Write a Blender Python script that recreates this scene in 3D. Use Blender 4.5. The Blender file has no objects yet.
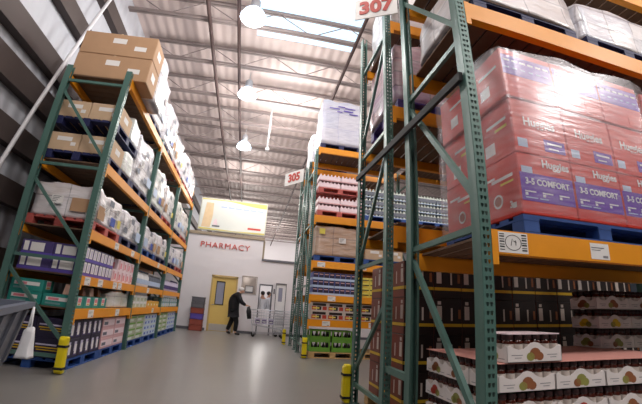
import bpy, bmesh, math, random
from mathutils import Vector, Matrix, noise
random.seed(7)
PI = math.pi
S = bpy.context.scene
COL = S.collection

# ------------------------------------------------------------------ materials
def lin(c):
    c = c / 255.0
    return c / 12.92 if c <= .04045 else ((c + .055) / 1.055) ** 2.4
def rgb(r, g, b): return (lin(r), lin(g), lin(b), 1)
MATS = {}
def mat(name, col, rough=.5, metal=0., var=.12, scale=6., bump=0., bscale=40., coat=0., emit=None, stretch=None, spec=.5):
    if name in MATS: return MATS[name]
    m = bpy.data.materials.new(name); m.use_nodes = True
    nt = m.node_tree; N = nt.nodes; L = nt.links
    b = N['Principled BSDF']
    c = rgb(*col)
    b.inputs['Roughness'].default_value = rough
    b.inputs['Metallic'].default_value = metal
    b.inputs['Coat Weight'].default_value = coat
    b.inputs['Specular IOR Level'].default_value = spec
    tc = N.new('ShaderNodeTexCoord')
    src = tc.outputs['Object']
    if stretch:
        mp = N.new('ShaderNodeMapping'); mp.inputs['Scale'].default_value = stretch
        L.new(src, mp.inputs['Vector']); src = mp.outputs['Vector']
    nz = N.new('ShaderNodeTexNoise'); nz.inputs['Scale'].default_value = scale; nz.inputs['Detail'].default_value = 4
    L.new(src, nz.inputs['Vector'])
    mx = N.new('ShaderNodeMix'); mx.data_type = 'RGBA'
    mx.inputs[6].default_value = tuple(max(0, v * (1 - var)) for v in c[:3]) + (1,)
    mx.inputs[7].default_value = tuple(min(1, v * (1 + var)) for v in c[:3]) + (1,)
    L.new(nz.outputs['Fac'], mx.inputs[0]); L.new(mx.outputs[2], b.inputs['Base Color'])
    if bump:
        n2 = N.new('ShaderNodeTexNoise'); n2.inputs['Scale'].default_value = bscale; n2.inputs['Detail'].default_value = 3
        L.new(src, n2.inputs['Vector'])
        bp = N.new('ShaderNodeBump'); bp.inputs['Strength'].default_value = bump; bp.inputs['Distance'].default_value = .02
        L.new(n2.outputs['Fac'], bp.inputs['Height']); L.new(bp.outputs['Normal'], b.inputs['Normal'])
    if emit:
        b.inputs['Emission Color'].default_value = rgb(*emit[0]); b.inputs['Emission Strength'].default_value = emit[1]
    MATS[name] = m
    return m

def film_mat(name, tint, opacity, rough=.22, stretch=(1.2, 1.2, 9)):
    """thin clear stretch film: mostly see-through, wrinkled gloss"""
    m = bpy.data.materials.new(name); m.use_nodes = True
    nt = m.node_tree; N = nt.nodes; L = nt.links
    N.remove(N['Principled BSDF']); out = N['Material Output']
    tc = N.new('ShaderNodeTexCoord'); mp = N.new('ShaderNodeMapping'); mp.inputs['Scale'].default_value = stretch
    mp.inputs['Rotation'].default_value = (.0, .12, .1)
    L.new(tc.outputs['Object'], mp.inputs['Vector'])
    nz = N.new('ShaderNodeTexNoise'); nz.inputs['Scale'].default_value = 3.2; nz.inputs['Detail'].default_value = 5
    L.new(mp.outputs['Vector'], nz.inputs['Vector'])
    bp = N.new('ShaderNodeBump'); bp.inputs['Strength'].default_value = .5; bp.inputs['Distance'].default_value = .009
    L.new(nz.outputs['Fac'], bp.inputs['Height'])
    gl = N.new('ShaderNodeBsdfGlossy'); gl.inputs['Roughness'].default_value = rough; gl.inputs['Color'].default_value = (.95, .95, 1, 1)
    L.new(bp.outputs['Normal'], gl.inputs['Normal'])
    df = N.new('ShaderNodeBsdfDiffuse'); df.inputs['Color'].default_value = rgb(*tint)
    tr = N.new('ShaderNodeBsdfTransparent')
    rp = N.new('ShaderNodeValToRGB'); rp.color_ramp.elements[0].position = .42; rp.color_ramp.elements[1].position = .72
    rp.color_ramp.elements[0].color = (opacity * .25,) * 3 + (1,); rp.color_ramp.elements[1].color = (min(1, opacity * 1.9),) * 3 + (1,)
    L.new(nz.outputs['Fac'], rp.inputs['Fac'])
    m1 = N.new('ShaderNodeMixShader'); L.new(rp.outputs['Color'], m1.inputs[0]); L.new(tr.outputs[0], m1.inputs[1]); L.new(df.outputs[0], m1.inputs[2])
    g2 = N.new('ShaderNodeBsdfGlossy'); g2.inputs['Roughness'].default_value = .44; g2.inputs['Color'].default_value = (.95, .95, 1, 1)
    L.new(bp.outputs['Normal'], g2.inputs['Normal'])
    m3 = N.new('ShaderNodeMixShader'); m3.inputs[0].default_value = .055
    L.new(m1.outputs[0], m3.inputs[1]); L.new(g2.outputs[0], m3.inputs[2])
    m2 = N.new('ShaderNodeMixShader'); m2.inputs[0].default_value = .075
    L.new(m3.outputs[0], m2.inputs[1]); L.new(gl.outputs[0], m2.inputs[2])
    L.new(m2.outputs[0], out.inputs['Surface'])
    MATS[name] = m
    return m

def wrapped_mat(name, cola, colb, film=.45, size=(.4, .25), seam=(90, 80, 85)):
    """cartons showing through milky stretch film"""
    m = bpy.data.materials.new(name); m.use_nodes = True
    nt = m.node_tree; N = nt.nodes; L = nt.links
    b = N['Principled BSDF']; b.inputs['Roughness'].default_value = .3; b.inputs['Coat Weight'].default_value = .5; b.inputs['Coat Roughness'].default_value = .2
    tc = N.new('ShaderNodeTexCoord'); sp = N.new('ShaderNodeSeparateXYZ'); L.new(tc.outputs['Object'], sp.inputs[0])
    ad = N.new('ShaderNodeMath'); L.new(sp.outputs['X'], ad.inputs[0]); L.new(sp.outputs['Y'], ad.inputs[1])
    cb = N.new('ShaderNodeCombineXYZ'); L.new(ad.outputs[0], cb.inputs[0]); L.new(sp.outputs['Z'], cb.inputs[1])
    br = N.new('ShaderNodeTexBrick'); br.inputs['Scale'].default_value = 1; br.offset = .0
    br.inputs['Brick Width'].default_value = size[0]; br.inputs['Row Height'].default_value = size[1]
    br.inputs['Mortar Size'].default_value = .012; br.inputs['Mortar Smooth'].default_value = .6
    br.inputs['Color1'].default_value = rgb(*cola); br.inputs['Color2'].default_value = rgb(*colb); br.inputs['Mortar'].default_value = rgb(*seam)
    L.new(cb.outputs[0], br.inputs['Vector'])
    mp = N.new('ShaderNodeMapping'); mp.inputs['Scale'].default_value = (1.5, 1.5, 5); mp.inputs['Rotation'].default_value = (.3, .2, 0)
    L.new(tc.outputs['Object'], mp.inputs['Vector'])
    nz = N.new('ShaderNodeTexNoise'); nz.inputs['Scale'].default_value = 2.4; nz.inputs['Detail'].default_value = 5; L.new(mp.outputs['Vector'], nz.inputs['Vector'])
    rp = N.new('ShaderNodeValToRGB'); rp.color_ramp.elements[0].position = .35; rp.color_ramp.elements[1].position = .7
    rp.color_ramp.elements[0].color = (film * .5,) * 3 + (1,); rp.color_ramp.elements[1].color = (min(1, film * 1.6),) * 3 + (1,)
    L.new(nz.outputs['Fac'], rp.inputs['Fac'])
    mx = N.new('ShaderNodeMix'); mx.data_type = 'RGBA'; L.new(rp.outputs['Color'], mx.inputs[0]); L.new(br.outputs['Color'], mx.inputs[6])
    mx.inputs[7].default_value = rgb(232, 230, 236)
    L.new(mx.outputs[2], b.inputs['Base Color'])
    bp = N.new('ShaderNodeBump'); bp.inputs['Strength'].default_value = .5; bp.inputs['Distance'].default_value = .04
    L.new(nz.outputs['Fac'], bp.inputs['Height']); L.new(bp.outputs['Normal'], b.inputs['Normal'])
    MATS[name] = m
    return m

mat('green_steel', (78, 112, 104), .4, .1, .18, 3, .05, 60)
mat('grey_steel', (150, 160, 158), .4, .5, .12, 5)
mat('dark_steel', (26, 28, 30), .75, 0, .15, 5)
mat('orange_steel', (230, 148, 24), .42, .0, .10, 4, .04, 50)
mat('deck_wood', (104, 80, 62), .8, 0, .3, 9)
mat('concrete', (124, 121, 118), .3, 0, .10, 1.3, .02, 4)
mat('wall_white', (222, 218, 222), .7, 0, .03, 2)
mat('wall_metal', (186, 188, 196), .5, .0, .06, 2)
mat('girt_steel', (78, 68, 66), .6, .2, .15, 2)
mat('roof_deck', (196, 180, 176), .6, 0, .06, 2)
mat('joist_steel', (138, 126, 124), .55, .1, .08, 3)
mat('pipe_dark', (70, 52, 50), .6, .1, .1)
mat('pipe_white', (225, 225, 230), .5, 0, .05)
mat('yellow_plastic', (226, 205, 20), .4, 0, .08)
mat('black_rubber', (22, 22, 24), .7, 0, .1)
mat('white_plastic', (226, 226, 228), .4, 0, .05)
mat('sign_white', (238, 236, 234), .5, 0, .03)
mat('sign_red', (192, 74, 66), .5, 0, .04)
mat('paper_white', (225, 222, 220), .7, 0, .04)
mat('ink_black', (25, 24, 28), .7, 0, .05)
mat('ink_grey', (130, 128, 132), .7, 0, .05)
mat('blue_pallet', (34, 74, 142), .6, 0, .2, 8)
mat('navy_pallet', (30, 36, 82), .6, 0, .25, 8)
mat('purple_pallet', (70, 52, 130), .6, 0, .25, 8)
mat('red_pallet', (176, 84, 78), .6, 0, .2, 8)
mat('wood_pallet', (196, 160, 108), .8, 0, .22, 9)
mat('cardboard', (176, 140, 108), .8, 0, .10, 5)
mat('cardboard_pale', (196, 168, 138), .8, 0, .10, 5)
mat('carton_red', (200, 44, 30), .45, 0, .08, 3, .03, 20)
mat('carton_red_pale', (206, 74, 60), .45, 0, .1, 3)
mat('carton_purple', (100, 44, 166), .45, 0, .08, 3)
mat('carton_brown', (150, 62, 40), .6, 0, .15, 5)
mat('carton_peach', (232, 188, 168), .5, 0, .1, 5)
mat('choc_brown', (30, 15, 13), .55, 0, .2, 6)
mat('choc_red', (112, 46, 30), .45, 0, .15, 6)
mat('strip_yellow', (206, 166, 36), .5, 0, .12, 6)
mat('label_cream', (196, 184, 176), .6, 0, .06)
mat('plum_black', (34, 26, 56), .5, 0, .15)
mat('plum', (74, 62, 116), .5, 0, .15)
mat('lilac', (196, 188, 212), .5, 0, .1)
mat('pink_pack', (208, 164, 168), .45, 0, .12)
mat('pink_bright', (222, 128, 140), .45, 0, .1)
mat('rose_white', (232, 210, 216), .4, 0, .08)
mat('sage', (176, 182, 158), .5, 0, .12)
mat('sage_white', (206, 214, 206), .45, 0, .08)
mat('pale_blue', (178, 196, 222), .45, 0, .1)
mat('royal_blue', (46, 76, 170), .5, 0, .1)
mat('slate_blue', (92, 102, 166), .5, 0, .1)
mat('teal', (38, 134, 124), .5, 0, .1)
mat('teal_pale', (110, 150, 150), .5, 0, .1)
mat('amber', (214, 158, 76), .5, 0, .12)
mat('slate_pack', (96, 102, 116), .45, 0, .2)
mat('crate_green', (104, 158, 56), .5, 0, .1)
mat('bottle_dark', (24, 26, 22), .2, 0, .1)
mat('jar_amber', (70, 26, 14), .15, 0, .3, 30, coat=.4)
mat('jar_lid', (44, 16, 16), .4, 0, .2, 30)
mat('sheet_pink', (212, 150, 140), .6, 0, .1)
mat('tray_white', (222, 214, 212), .6, 0, .05)
mat('fruit_yellow', (222, 190, 40), .5, 0, .2, 20)
mat('fruit_red', (176, 56, 40), .5, 0, .25, 20)
mat('fruit_brown', (140, 84, 50), .5, 0, .25, 20)
mat('fruit_green', (140, 140, 70), .5, 0, .25, 20)
mat('pack_yellow', (222, 206, 90), .5, 0, .1)
mat('door_yellow', (214, 184, 104), .45, 0, .05)
mat('banner_frame', (206, 206, 190), .5, 0, .08)
mat('door_frame', (186, 160, 104), .5, 0, .06)
mat('kick_steel', (200, 196, 190), .35, .6, .05)
mat('banner_face', (222, 226, 220), .4, 0, .03)
mat('banner_yellow', (218, 206, 112), .5, 0, .08)
mat('banner_skin', (226, 200, 160), .5, 0, .12)
mat('box_trim', (150, 136, 116), .6, 0, .1)
mat('bin_grey', (96, 96, 104), .55, 0, .1)
mat('bin_brick', (150, 72, 58), .5, 0, .1)
mat('bin_violet', (92, 74, 168), .5, 0, .1)
mat('tub_grey', (92, 95, 106), .45, 0, .08)
mat('bag_white', (226, 226, 230), .4, 0, .05, bump=.4, bscale=14)
mat('chrome', (186, 188, 196), .3, .8, .05)
mat('cart_red', (196, 92, 66), .5, 0, .05)
mat('coat_navy', (20, 18, 25), .85, 0, .2, 10)
mat('trouser_black', (15, 14, 17), .85, 0, .2, 10)
mat('shoe_black', (18, 17, 18), .5, 0, .1)
mat('skin', (206, 160, 136), .6, 0, .06)
mat('hair_white', (214, 212, 212), .7, 0, .1, 40)
mat('hair_dark', (40, 34, 34), .6, 0, .1, 40)
mat('coat_white', (226, 228, 236), .7, 0, .05)
mat('machine_beige', (170, 158, 150), .5, 0, .1)
mat('glass_grey', (150, 152, 170), .15, 0, .05)
mat('lamp_glow', (225, 240, 255), .4, 0, .0, emit=((205, 232, 255), 3.2))
mat('lamp_body', (176, 178, 184), .4, .3, .06)
mat('skylight_glow', (120, 130, 140), .4, 0, .0, emit=((206, 235, 255), 1.35))
wrapped_mat('wrap_white', (216, 210, 208), (178, 182, 200), .46, (.34, .22), (110, 104, 118))
wrapped_mat('wrap_pale', (214, 206, 206), (200, 186, 178), .45, (.5, .3))
wrapped_mat('wrap_brown', (182, 146, 116), (172, 138, 108), .16, (.6, .45), (120, 92, 76))
wrapped_mat('wrap_pink', (206, 150, 160), (190, 150, 190), .4, (.3, .22), (120, 80, 110))
wrapped_mat('wrap_blue', (190, 188, 204), (176, 180, 204), .35, (.6, .5), (150, 150, 190))
wrapped_mat('wrap_mint', (190, 204, 188), (208, 202, 190), .45, (.4, .2), (120, 120, 120))
wrapped_mat('wrap_red', (196, 120, 120), (206, 170, 176), .35, (.3, .22), (130, 60, 70))
film_mat('clear_film', (240, 232, 238), .10, .24)

# corrugated roof / wall: rib bump
def ribbed(name, axis, pitch=.3):
    m = MATS[name]; nt = m.node_tree; N = nt.nodes; L = nt.links
    tc = N.new('ShaderNodeTexCoord'); wv = N.new('ShaderNodeTexWave'); wv.bands_direction = axis
    wv.inputs['Scale'].default_value = 2 * PI / pitch / 20 ; wv.inputs['Distortion'].default_value = 0
    L.new(tc.outputs['Object'], wv.inputs['Vector'])
    bp = N.new('ShaderNodeBump'); bp.inputs['Strength'].default_value = .6; bp.inputs['Distance'].default_value = .04
    L.new(wv.outputs['Fac'], bp.inputs['Height']); L.new(bp.outputs['Normal'], N['Principled BSDF'].inputs['Normal'])
ribbed('roof_deck', 'X', .3); ribbed('wall_metal', 'Y', .3)

# ------------------------------------------------------------------ mesh builder
class MB:
    def __init__(s): s.v = []; s.f = []; s.m = []; s.smooth = []
    def face(s, pts, m=0, sm=False):
        i = len(s.v); s.v += [tuple(p) for p in pts]; s.f.append(tuple(range(i, i + len(pts)))); s.m.append(m); s.smooth.append(sm)
    def box(s, x0, x1, y0, y1, z0, z1, m=0):
        i = len(s.v)
        s.v += [(x0, y0, z0), (x1, y0, z0), (x1, y1, z0), (x0, y1, z0), (x0, y0, z1), (x1, y0, z1), (x1, y1, z1), (x0, y1, z1)]
        for q in ((0, 3, 2, 1), (4, 5, 6, 7), (0, 1, 5, 4), (1, 2, 6, 5), (2, 3, 7, 6), (3, 0, 4, 7)):
            s.f.append(tuple(i + k for k in q)); s.m.append(m); s.smooth.append(False)
        return s
    def bar(s, p, q, w, h, m=0, up=(0, 0, 1)):
        p, q = Vector(p), Vector(q); d = (q - p).normalized(); up = Vector(up)
        if abs(d.dot(up)) > .99: up = Vector((1, 0, 0))
        a = d.cross(up).normalized() * w / 2; b = a.cross(d).normalized() * h / 2
        i = len(s.v)
        for e in (p, q): s.v += [tuple(e - a - b), tuple(e + a - b), tuple(e + a + b), tuple(e - a + b)]
        for f in ((3, 2, 1, 0), (4, 5, 6, 7), (0, 1, 5, 4), (1, 2, 6, 5), (2, 3, 7, 6), (3, 0, 4, 7)):
            s.f.append(tuple(i + k for k in f)); s.m.append(m); s.smooth.append(False)
        return s
    def tube(s, pts, r, n=8, m=0, caps=True):
        pts = [Vector(p) for p in pts]; rings = []
        for k, p in enumerate(pts):
            d = (pts[min(k + 1, len(pts) - 1)] - pts[max(k - 1, 0)]).normalized()
            u = Vector((0, 0, 1)) if abs(d.z) < .9 else Vector((1, 0, 0))
            a = d.cross(u).normalized(); b = a.cross(d).normalized()
            rr = r[k] if isinstance(r, (list, tuple)) else r
            i = len(s.v); rings.append(i)
            for j in range(n):
                t = 2 * PI * j / n; s.v.append(tuple(p + a * rr * math.cos(t) + b * rr * math.sin(t)))
        for k in range(len(pts) - 1):
            for j in range(n):
                a0, b0 = rings[k] + j, rings[k] + (j + 1) % n; a1, b1 = rings[k + 1] + j, rings[k + 1] + (j + 1) % n
                s.f.append((a0, b0, b1, a1)); s.m.append(m); s.smooth.append(True)
        if caps:
            s.f.append(tuple(rings[0] + j for j in range(n))[::-1]); s.m.append(m); s.smooth.append(False)
            s.f.append(tuple(rings[-1] + j for j in range(n))); s.m.append(m); s.smooth.append(False)
        return s
    def lathe(s, prof, n=12, c=(0, 0, 0), m=0, cap=True):
        i = len(s.v)
        for r, z in prof:
            for j in range(n):
                t = 2 * PI * j / n; s.v.append((c[0] + r * math.cos(t), c[1] + r * math.sin(t), c[2] + z))
        for k in range(len(prof) - 1):
            for j in range(n):
                a, b = i + k * n + j, i + k * n + (j + 1) % n
                s.f.append((a, b, b + n, a + n)); s.m.append(m); s.smooth.append(True)
        if cap:
            s.f.append(tuple(i + j for j in range(n))[::-1]); s.m.append(m); s.smooth.append(False)
            k = i + (len(prof) - 1) * n
            s.f.append(tuple(k + j for j in range(n))); s.m.append(m); s.smooth.append(False)
        return s
    def prism(s, poly, fn, d0, d1, m=0):
        """polygon (u,v) extruded; fn(u,v,d) -> point"""
        n = len(poly); i = len(s.v)
        s.v += [tuple(fn(u, v, d0)) for u, v in poly] + [tuple(fn(u, v, d1)) for u, v in poly]
        s.f.append(tuple(range(i, i + n))); s.m.append(m); s.smooth.append(False)
        s.f.append(tuple(range(i + n, i + 2 * n))[::-1]); s.m.append(m); s.smooth.append(False)
        for k in range(n):
            a, b = i + k, i + (k + 1) % n
            s.f.append((b, a, a + n, b + n)); s.m.append(m); s.smooth.append(False)
        return s
    def blob(s, c, r, m=0, nu=10, nv=7):
        i = len(s.v); c = Vector(c)
        for a in range(nv + 1):
            th = PI * a / nv
            for b in range(nu):
                ph = 2 * PI * b / nu
                s.v.append((c.x + r[0] * math.sin(th) * math.cos(ph), c.y + r[1] * math.sin(th) * math.sin(ph), c.z + r[2] * math.cos(th)))
        for a in range(nv):
            for b in range(nu):
                p, q = i + a * nu + b, i + a * nu + (b + 1) % nu
                s.f.append((p, p + nu, q + nu, q)); s.m.append(m); s.smooth.append(True)
        return s
    # decals: thin printed patches raised a hair off the carton
    def px(s, x, y0, y1, z0, z1, m, side=1, t=.0015):
        return s.box(min(x, x + side * t), max(x, x + side * t), y0, y1, z0, z1, m)
    def py(s, y, x0, x1, z0, z1, m, side=-1, t=.0015):
        return s.box(x0, x1, min(y, y + side * t), max(y, y + side * t), z0, z1, m)
    def mesh(s, name, mats, bevel=0, fix=True):
        me = bpy.data.meshes.new(name); me.from_pydata(s.v, [], s.f)
        for m in (mats if isinstance(mats, (list, tuple)) else [mats]): me.materials.append(MATS[m])
        for p, mi, sm in zip(me.polygons, s.m, s.smooth): p.material_index = mi; p.use_smooth = sm
        if fix or bevel:
            bm = bmesh.new(); bm.from_mesh(me)
            bmesh.ops.recalc_face_normals(bm, faces=bm.faces)
            if bevel:
                bmesh.ops.bevel(bm, geom=bm.edges[:], offset=bevel, segments=1, affect='EDGES', clamp_overlap=True)
            bm.to_mesh(me); bm.free()
        return me

def link(name, data, parent=None, loc=(0, 0, 0), rot=(0, 0, 0)):
    o = bpy.data.objects.new(name, data); COL.objects.link(o)
    o.parent = parent; o.location = loc; o.rotation_euler = rot
    return o
def tag(o, label, cat, group=None):
    o['label'] = label; o['category'] = cat
    if group: o['group'] = group
    return o
def struct(name, data, parent=None, loc=(0, 0, 0)):
    o = link(name, data, parent, loc)
    if parent is None: o['kind'] = 'structure'
    return o
class K:
    """a kind of thing: own mesh (or none) and parts (name, mesh, loc, rot, subparts)"""
    def __init__(s, name, cat, mesh=None, parts=()): s.name, s.cat, s.mesh, s.parts = name, cat, mesh, list(parts)
def spawn(k, label, loc, rz=0, group=None):
    if loc[2] > .1: loc = (loc[0], loc[1], loc[2] + .002)
    o = link(k.name, k.mesh, None, loc, (0, 0, rz)); tag(o, label, k.cat, group)
    for nm, me, l, r, sub in k.parts:
        c = link(nm, me, o, l, r)
        for nm2, me2, l2, r2 in sub: link(nm2, me2, c, l2, r2)
    return o
def text_mesh(txt, size, m, ext=.002, bold=0.0, space=1.0):
    cu = bpy.data.curves.new('lettering', 'FONT'); cu.body = txt; cu.size = size; cu.extrude = ext; cu.offset = bold; cu.space_character = space
    cu.align_x = 'CENTER'; cu.align_y = 'CENTER'; cu.resolution_u = 3
    o = bpy.data.objects.new('lettering', cu); COL.objects.link(o)
    dg = bpy.context.evaluated_depsgraph_get(); dg.update()
    me = bpy.data.meshes.new_from_object(o.evaluated_get(dg)); bpy.data.objects.remove(o); bpy.data.curves.remove(cu)
    me.materials.clear(); me.materials.append(MATS[m]); me.name = 'lettering'
    return me
ORD = ['first', 'second', 'third', 'fourth', 'fifth', 'sixth', 'seventh', 'eighth', 'ninth', 'tenth', 'eleventh', 'twelfth']
def layer_word(k, n):
    if n == 1: return 'only layer'
    return 'bottom layer' if k == 0 else 'top layer' if k == n - 1 else ('middle layer' if n == 3 else ORD[k] + ' layer')
FX = (PI / 2, 0, PI / 2)      # lettering that faces +X
FNX = (PI / 2, 0, -PI / 2)    # faces -X
FNY = (PI / 2, 0, 0)          # faces -Y

# ------------------------------------------------------------------ camera
cam = bpy.data.cameras.new('camera'); co = bpy.data.objects.new('camera', cam); COL.objects.link(co)
EYE = 1.13
yaw, pitch, roll = (math.radians(a) for a in (10.655, 17.191, 3.645))
fwd = Vector((math.sin(yaw) * math.cos(pitch), math.cos(yaw) * math.cos(pitch), math.sin(pitch)))
rt = Vector((math.cos(yaw), -math.sin(yaw), 0)); up = rt.cross(fwd)
r2 = math.cos(roll) * rt + math.sin(roll) * up; u2 = -math.sin(roll) * rt + math.cos(roll) * up
co.matrix_world = Matrix(((r2.x, u2.x, -fwd.x, 0), (r2.y, u2.y, -fwd.y, 0), (r2.z, u2.z, -fwd.z, EYE), (0, 0, 0, 1)))
cam.sensor_width = 36; cam.clip_start = .05; cam.clip_end = 200
F = 352.7 * 36 / 642
cam.type = 'PANO'                      # the photograph's wide action-camera lens bends straight lines
cam.panorama_type = 'FISHEYE_LENS_POLYNOMIAL'
cam.fisheye_fov = math.radians(150)
cam.fisheye_polynomial_k0 = 0
cam.fisheye_polynomial_k1 = -1 / F
cam.fisheye_polynomial_k2 = 0
cam.fisheye_polynomial_k3 = .1383 / F ** 3
cam.fisheye_polynomial_k4 = 0
S.camera = co

# ------------------------------------------------------------------ room shell
b = MB(); b.box(-4.4, 22, -9, 46, -.1, 0); struct('floor', b.mesh('floor', 'concrete'))
SKX0, SKX1, SKY0, SKY1 = -.7, 2.35, 6.55, 8.75
ZC = 9.0
b = MB()
b.box(-4.4, 22, -9, SKY0, ZC, ZC + .1); b.box(-4.4, 22, SKY1, 46, ZC, ZC + .1)
b.box(-4.4, SKX0, SKY0, SKY1, ZC, ZC + .1); b.box(SKX1, 22, SKY0, SKY1, ZC, ZC + .1)
struct('ceiling', b.mesh('ceiling', 'roof_deck'))
b = MB(); b.box(SKX0, SKX1, SKY0, SKY1, ZC + .02, ZC + .06)
sk = struct('window_1', b.mesh('skylight', 'skylight_glow'))
b = MB(); b.box(-4.5, -4.35, -9, 46, 0, ZC); struct('wall_left', b.mesh('wall_left', 'wall_metal'))
b = MB(); b.box(-4.4, 22, 42, 42.15, 0, ZC); struct('wall_back', b.mesh('wall_back', 'wall_white'))
gz = [(1.2, 1.6), (2.3, 2.7), (3.2, 3.6), (4.08, 4.52), (4.85, 5.27), (6.1, 6.5), (7.4, 7.8)]
for n, (z0, z1) in enumerate(gz):
    b = MB(); b.box(-4.35, -4.17, -9, 41.9, z0, z1)
    struct('trim_%d' % (n + 11), b.mesh('girt', 'girt_steel'))
b = MB(); b.tube([(-4.03, 4.65, .6), (-4.03, 6.82, 8.6)], .035, 8); struct('trim_7', b.mesh('brace_rod', 'pipe_white'))
# roof joists: open-web trusses across the hall
def joist_mesh(x0=-4.15, x1=20):
    b = MB(); z0, z1 = ZC - .72, ZC - .04
    for y in (-.045, .045):
        b.box(x0, x1, y - .03, y + .03, z0, z0 + .07); b.box(x0, x1, y - .03, y + .03, z1 - .06, z1)
    n = int((x1 - x0) / 1.0); st = (x1 - x0) / n
    for k in range(n):
        a, c = (z0 + .03, z1 - .03) if k % 2 else (z1 - .03, z0 + .03)
        b.bar((x0 + k * st, 0, a), (x0 + (k + 1) * st, 0, c), .02, .02)
    return b.mesh('ceiling_joist', 'joist_steel')
jm = joist_mesh()
for k in range(20): struct('ceiling_joist', jm, None, (0, 3.9 + 1.87 * k, 0))
for k, (x, z, r, m) in enumerate([(-1.9, ZC - .85, .055, 'pipe_dark'), (-1.12, ZC - .85, .05, 'pipe_dark'), (2.1, ZC - .85, .05, 'pipe_dark')]):
    b = MB(); b.tube([(x, -8, z), (x, 41.8, z)], r, 8)
    o = tag(link('ceiling_pipe', b.mesh('ceiling_pipe', m)), ['dark overhead pipe nearest the metal wall, under the roof joists', 'dark overhead pipe above the row of hanging lamps', 'dark overhead pipe running above the aisle 305 signs'][k], 'pipe', 'dark pipes under the roof')
b = MB(); b.tube([(.1, 11.3, ZC - .8), (.1, 11.3, 6.35)], .03, 8); b.tube([(.1, 11.3, 6.42), (.1, 11.3, 6.3)], .06, 8)
tag(link('hanging_pipe', b.mesh('hanging_pipe', 'pipe_white')), 'thin white pipe hanging straight down from the roof beside the lamps', 'pipe')
b = MB(); b.tube([(-.6, 11.3, ZC - .78), (2.3, 11.3, ZC - .78)], .05, 8)
tag(link('ceiling_pipe', b.mesh('ceiling_pipe', 'pipe_white')), 'white pipe running across the roof above the hanging drop pipe', 'pipe')

# lamps ---------------------------------------------------------------
b = MB(); b.lathe([(.10, .28), (.16, .24), (.25, .14), (.31, 0), (.30, -.02), (.22, .0), (.0, .03)][::-1], 20, cap=False); dome = b.mesh('dome', 'lamp_glow')
b = MB(); b.lathe([(.10, .26), (.12, .3), (.12, .52), (.08, .58), (.03, .6)], 14); hous = b.mesh('housing', 'lamp_body')
b = MB(); b.tube([(0, 0, .58), (0, 0, ZC - 7.45 - .65)], .012, 6); rod = b.mesh('hanging_rod', 'lamp_body')
LAMP = K('high_bay_lamp', 'lamp', None, [('dome', dome, (0, 0, 0), (0, 0, 0), []), ('housing', hous, (0, 0, 0), (0, 0, 0), []), ('hanging_rod', rod, (0, 0, 0), (0, 0, 0), [])])
LZ = 7.45
seen_l = [(-.68, 6.45, 'glowing high bay lamp nearest in the row, beside the bright skylight'), (-.76, 9.8, 'glowing high bay lamp in the middle of the hanging row'), (-.86, 13.75, 'glowing high bay lamp farthest along the hanging row')]
for x, y, lb in seen_l: spawn(LAMP, lb, (x, y, LZ), 0, 'hanging high bay lamps')
def lamp_and_fill_light(x, y, z, e, r=.3):
    l = bpy.data.lights.new('lamp_and_fill_light', 'POINT'); l.energy = e; l.shadow_soft_size = r; l.color = (1, .95, .90)
    o = bpy.data.objects.new('lamp_and_fill_light', l); COL.objects.link(o); o.location = (x, y, z)
E_L = 300
for x, y, lb in seen_l: lamp_and_fill_light(x, y, LZ - .36, E_L * .75)
lamp_and_fill_light(7.9, -2.4, LZ - .3, 620, .4); lamp_and_fill_light(12.5, -1.5, LZ - .3, E_L, .5)
for x, y in [(-.6, 2.6), (-.6, -2.4), (2.2, -1.6), (4.8, -2.0), (6.0, 6.4), (-.9, 20), (-.9, 28), (6, 24), (2, 34), (10, 36), (8, 13)]: lamp_and_fill_light(x, y, LZ - .3, E_L)  # unseen; includes fills added to brighten the rack front and far wall

# ------------------------------------------------------------------ racks
def post_mesh(h, w=.08, d=.092, pitch=.0508):
    """C-section upright: plate with two columns of teardrop holes at y=0 (faces -Y), webs and lips behind"""
    b = MB(); n = int(h / pitch); x0 = -w / 2
    hole = [(-.0095, .012), (.0095, .012), (.0105, 0), (.006, -.014), (-.006, -.014), (-.0105, 0)]
    cw = w / 2
    for i in range(n):
        z0 = i * h / n; z1 = (i + 1) * h / n; zc = (z0 + z1) / 2
        for c in range(2):
            a0 = x0 + c * cw; a1 = a0 + cw; xc = (a0 + a1) / 2 + (.006 if c == 0 else -.006)
            hp = [(xc + u, zc + v) for u, v in hole]
            out = [(a0, z1), (a1, z1), (a1, zc), (a1, z0), (a0, z0), (a0, zc)]
            for k in range(6):
                k2 = (k + 1) % 6
                b.face([(out[k][0], 0, out[k][1]), (out[k2][0], 0, out[k2][1]), (hp[k2][0], 0, hp[k2][1]), (hp[k][0], 0, hp[k][1])])
    for sx in (-1, 1):
        x = sx * w / 2
        b.face([(x, 0, 0), (x, d, 0), (x, d, h), (x, 0, h)])
        b.face([(x, d, 0), (x - sx * .018, d, 0), (x - sx * .018, d, h), (x, d, h)])
    me = b.mesh('upright_post', 'green_steel', fix=False)
    bm = bmesh.new(); bm.from_mesh(me); bmesh.ops.remove_doubles(bm, verts=bm.verts, dist=1e-5)
    bmesh.ops.recalc_face_normals(bm, faces=bm.faces)
    bmesh.ops.solidify(bm, geom=bm.faces[:], thickness=.0025)
    bm.to_mesh(me); bm.free()
    return me
def foot_mesh():
    b = MB(); b.box(-.07, .07, -.02, .10, 0, .008)
    for x in (-.055, .055): b.lathe([(.01, .008), (.01, .022)], 6, (x, .085, 0))
    return b.mesh('base_plate', 'green_steel')
FOOT = foot_mesh()
POSTS = {5.4: post_mesh(5.4), 4.55: post_mesh(4.55), 5.3: post_mesh(5.3)}
def beam_mesh(L, h):
    b = MB(); b.box(.0, L, 0, .045, 0, h); b.box(0, L, .045, .065, 0, h - .035)
    return b.mesh('beam', 'orange_steel')
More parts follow.
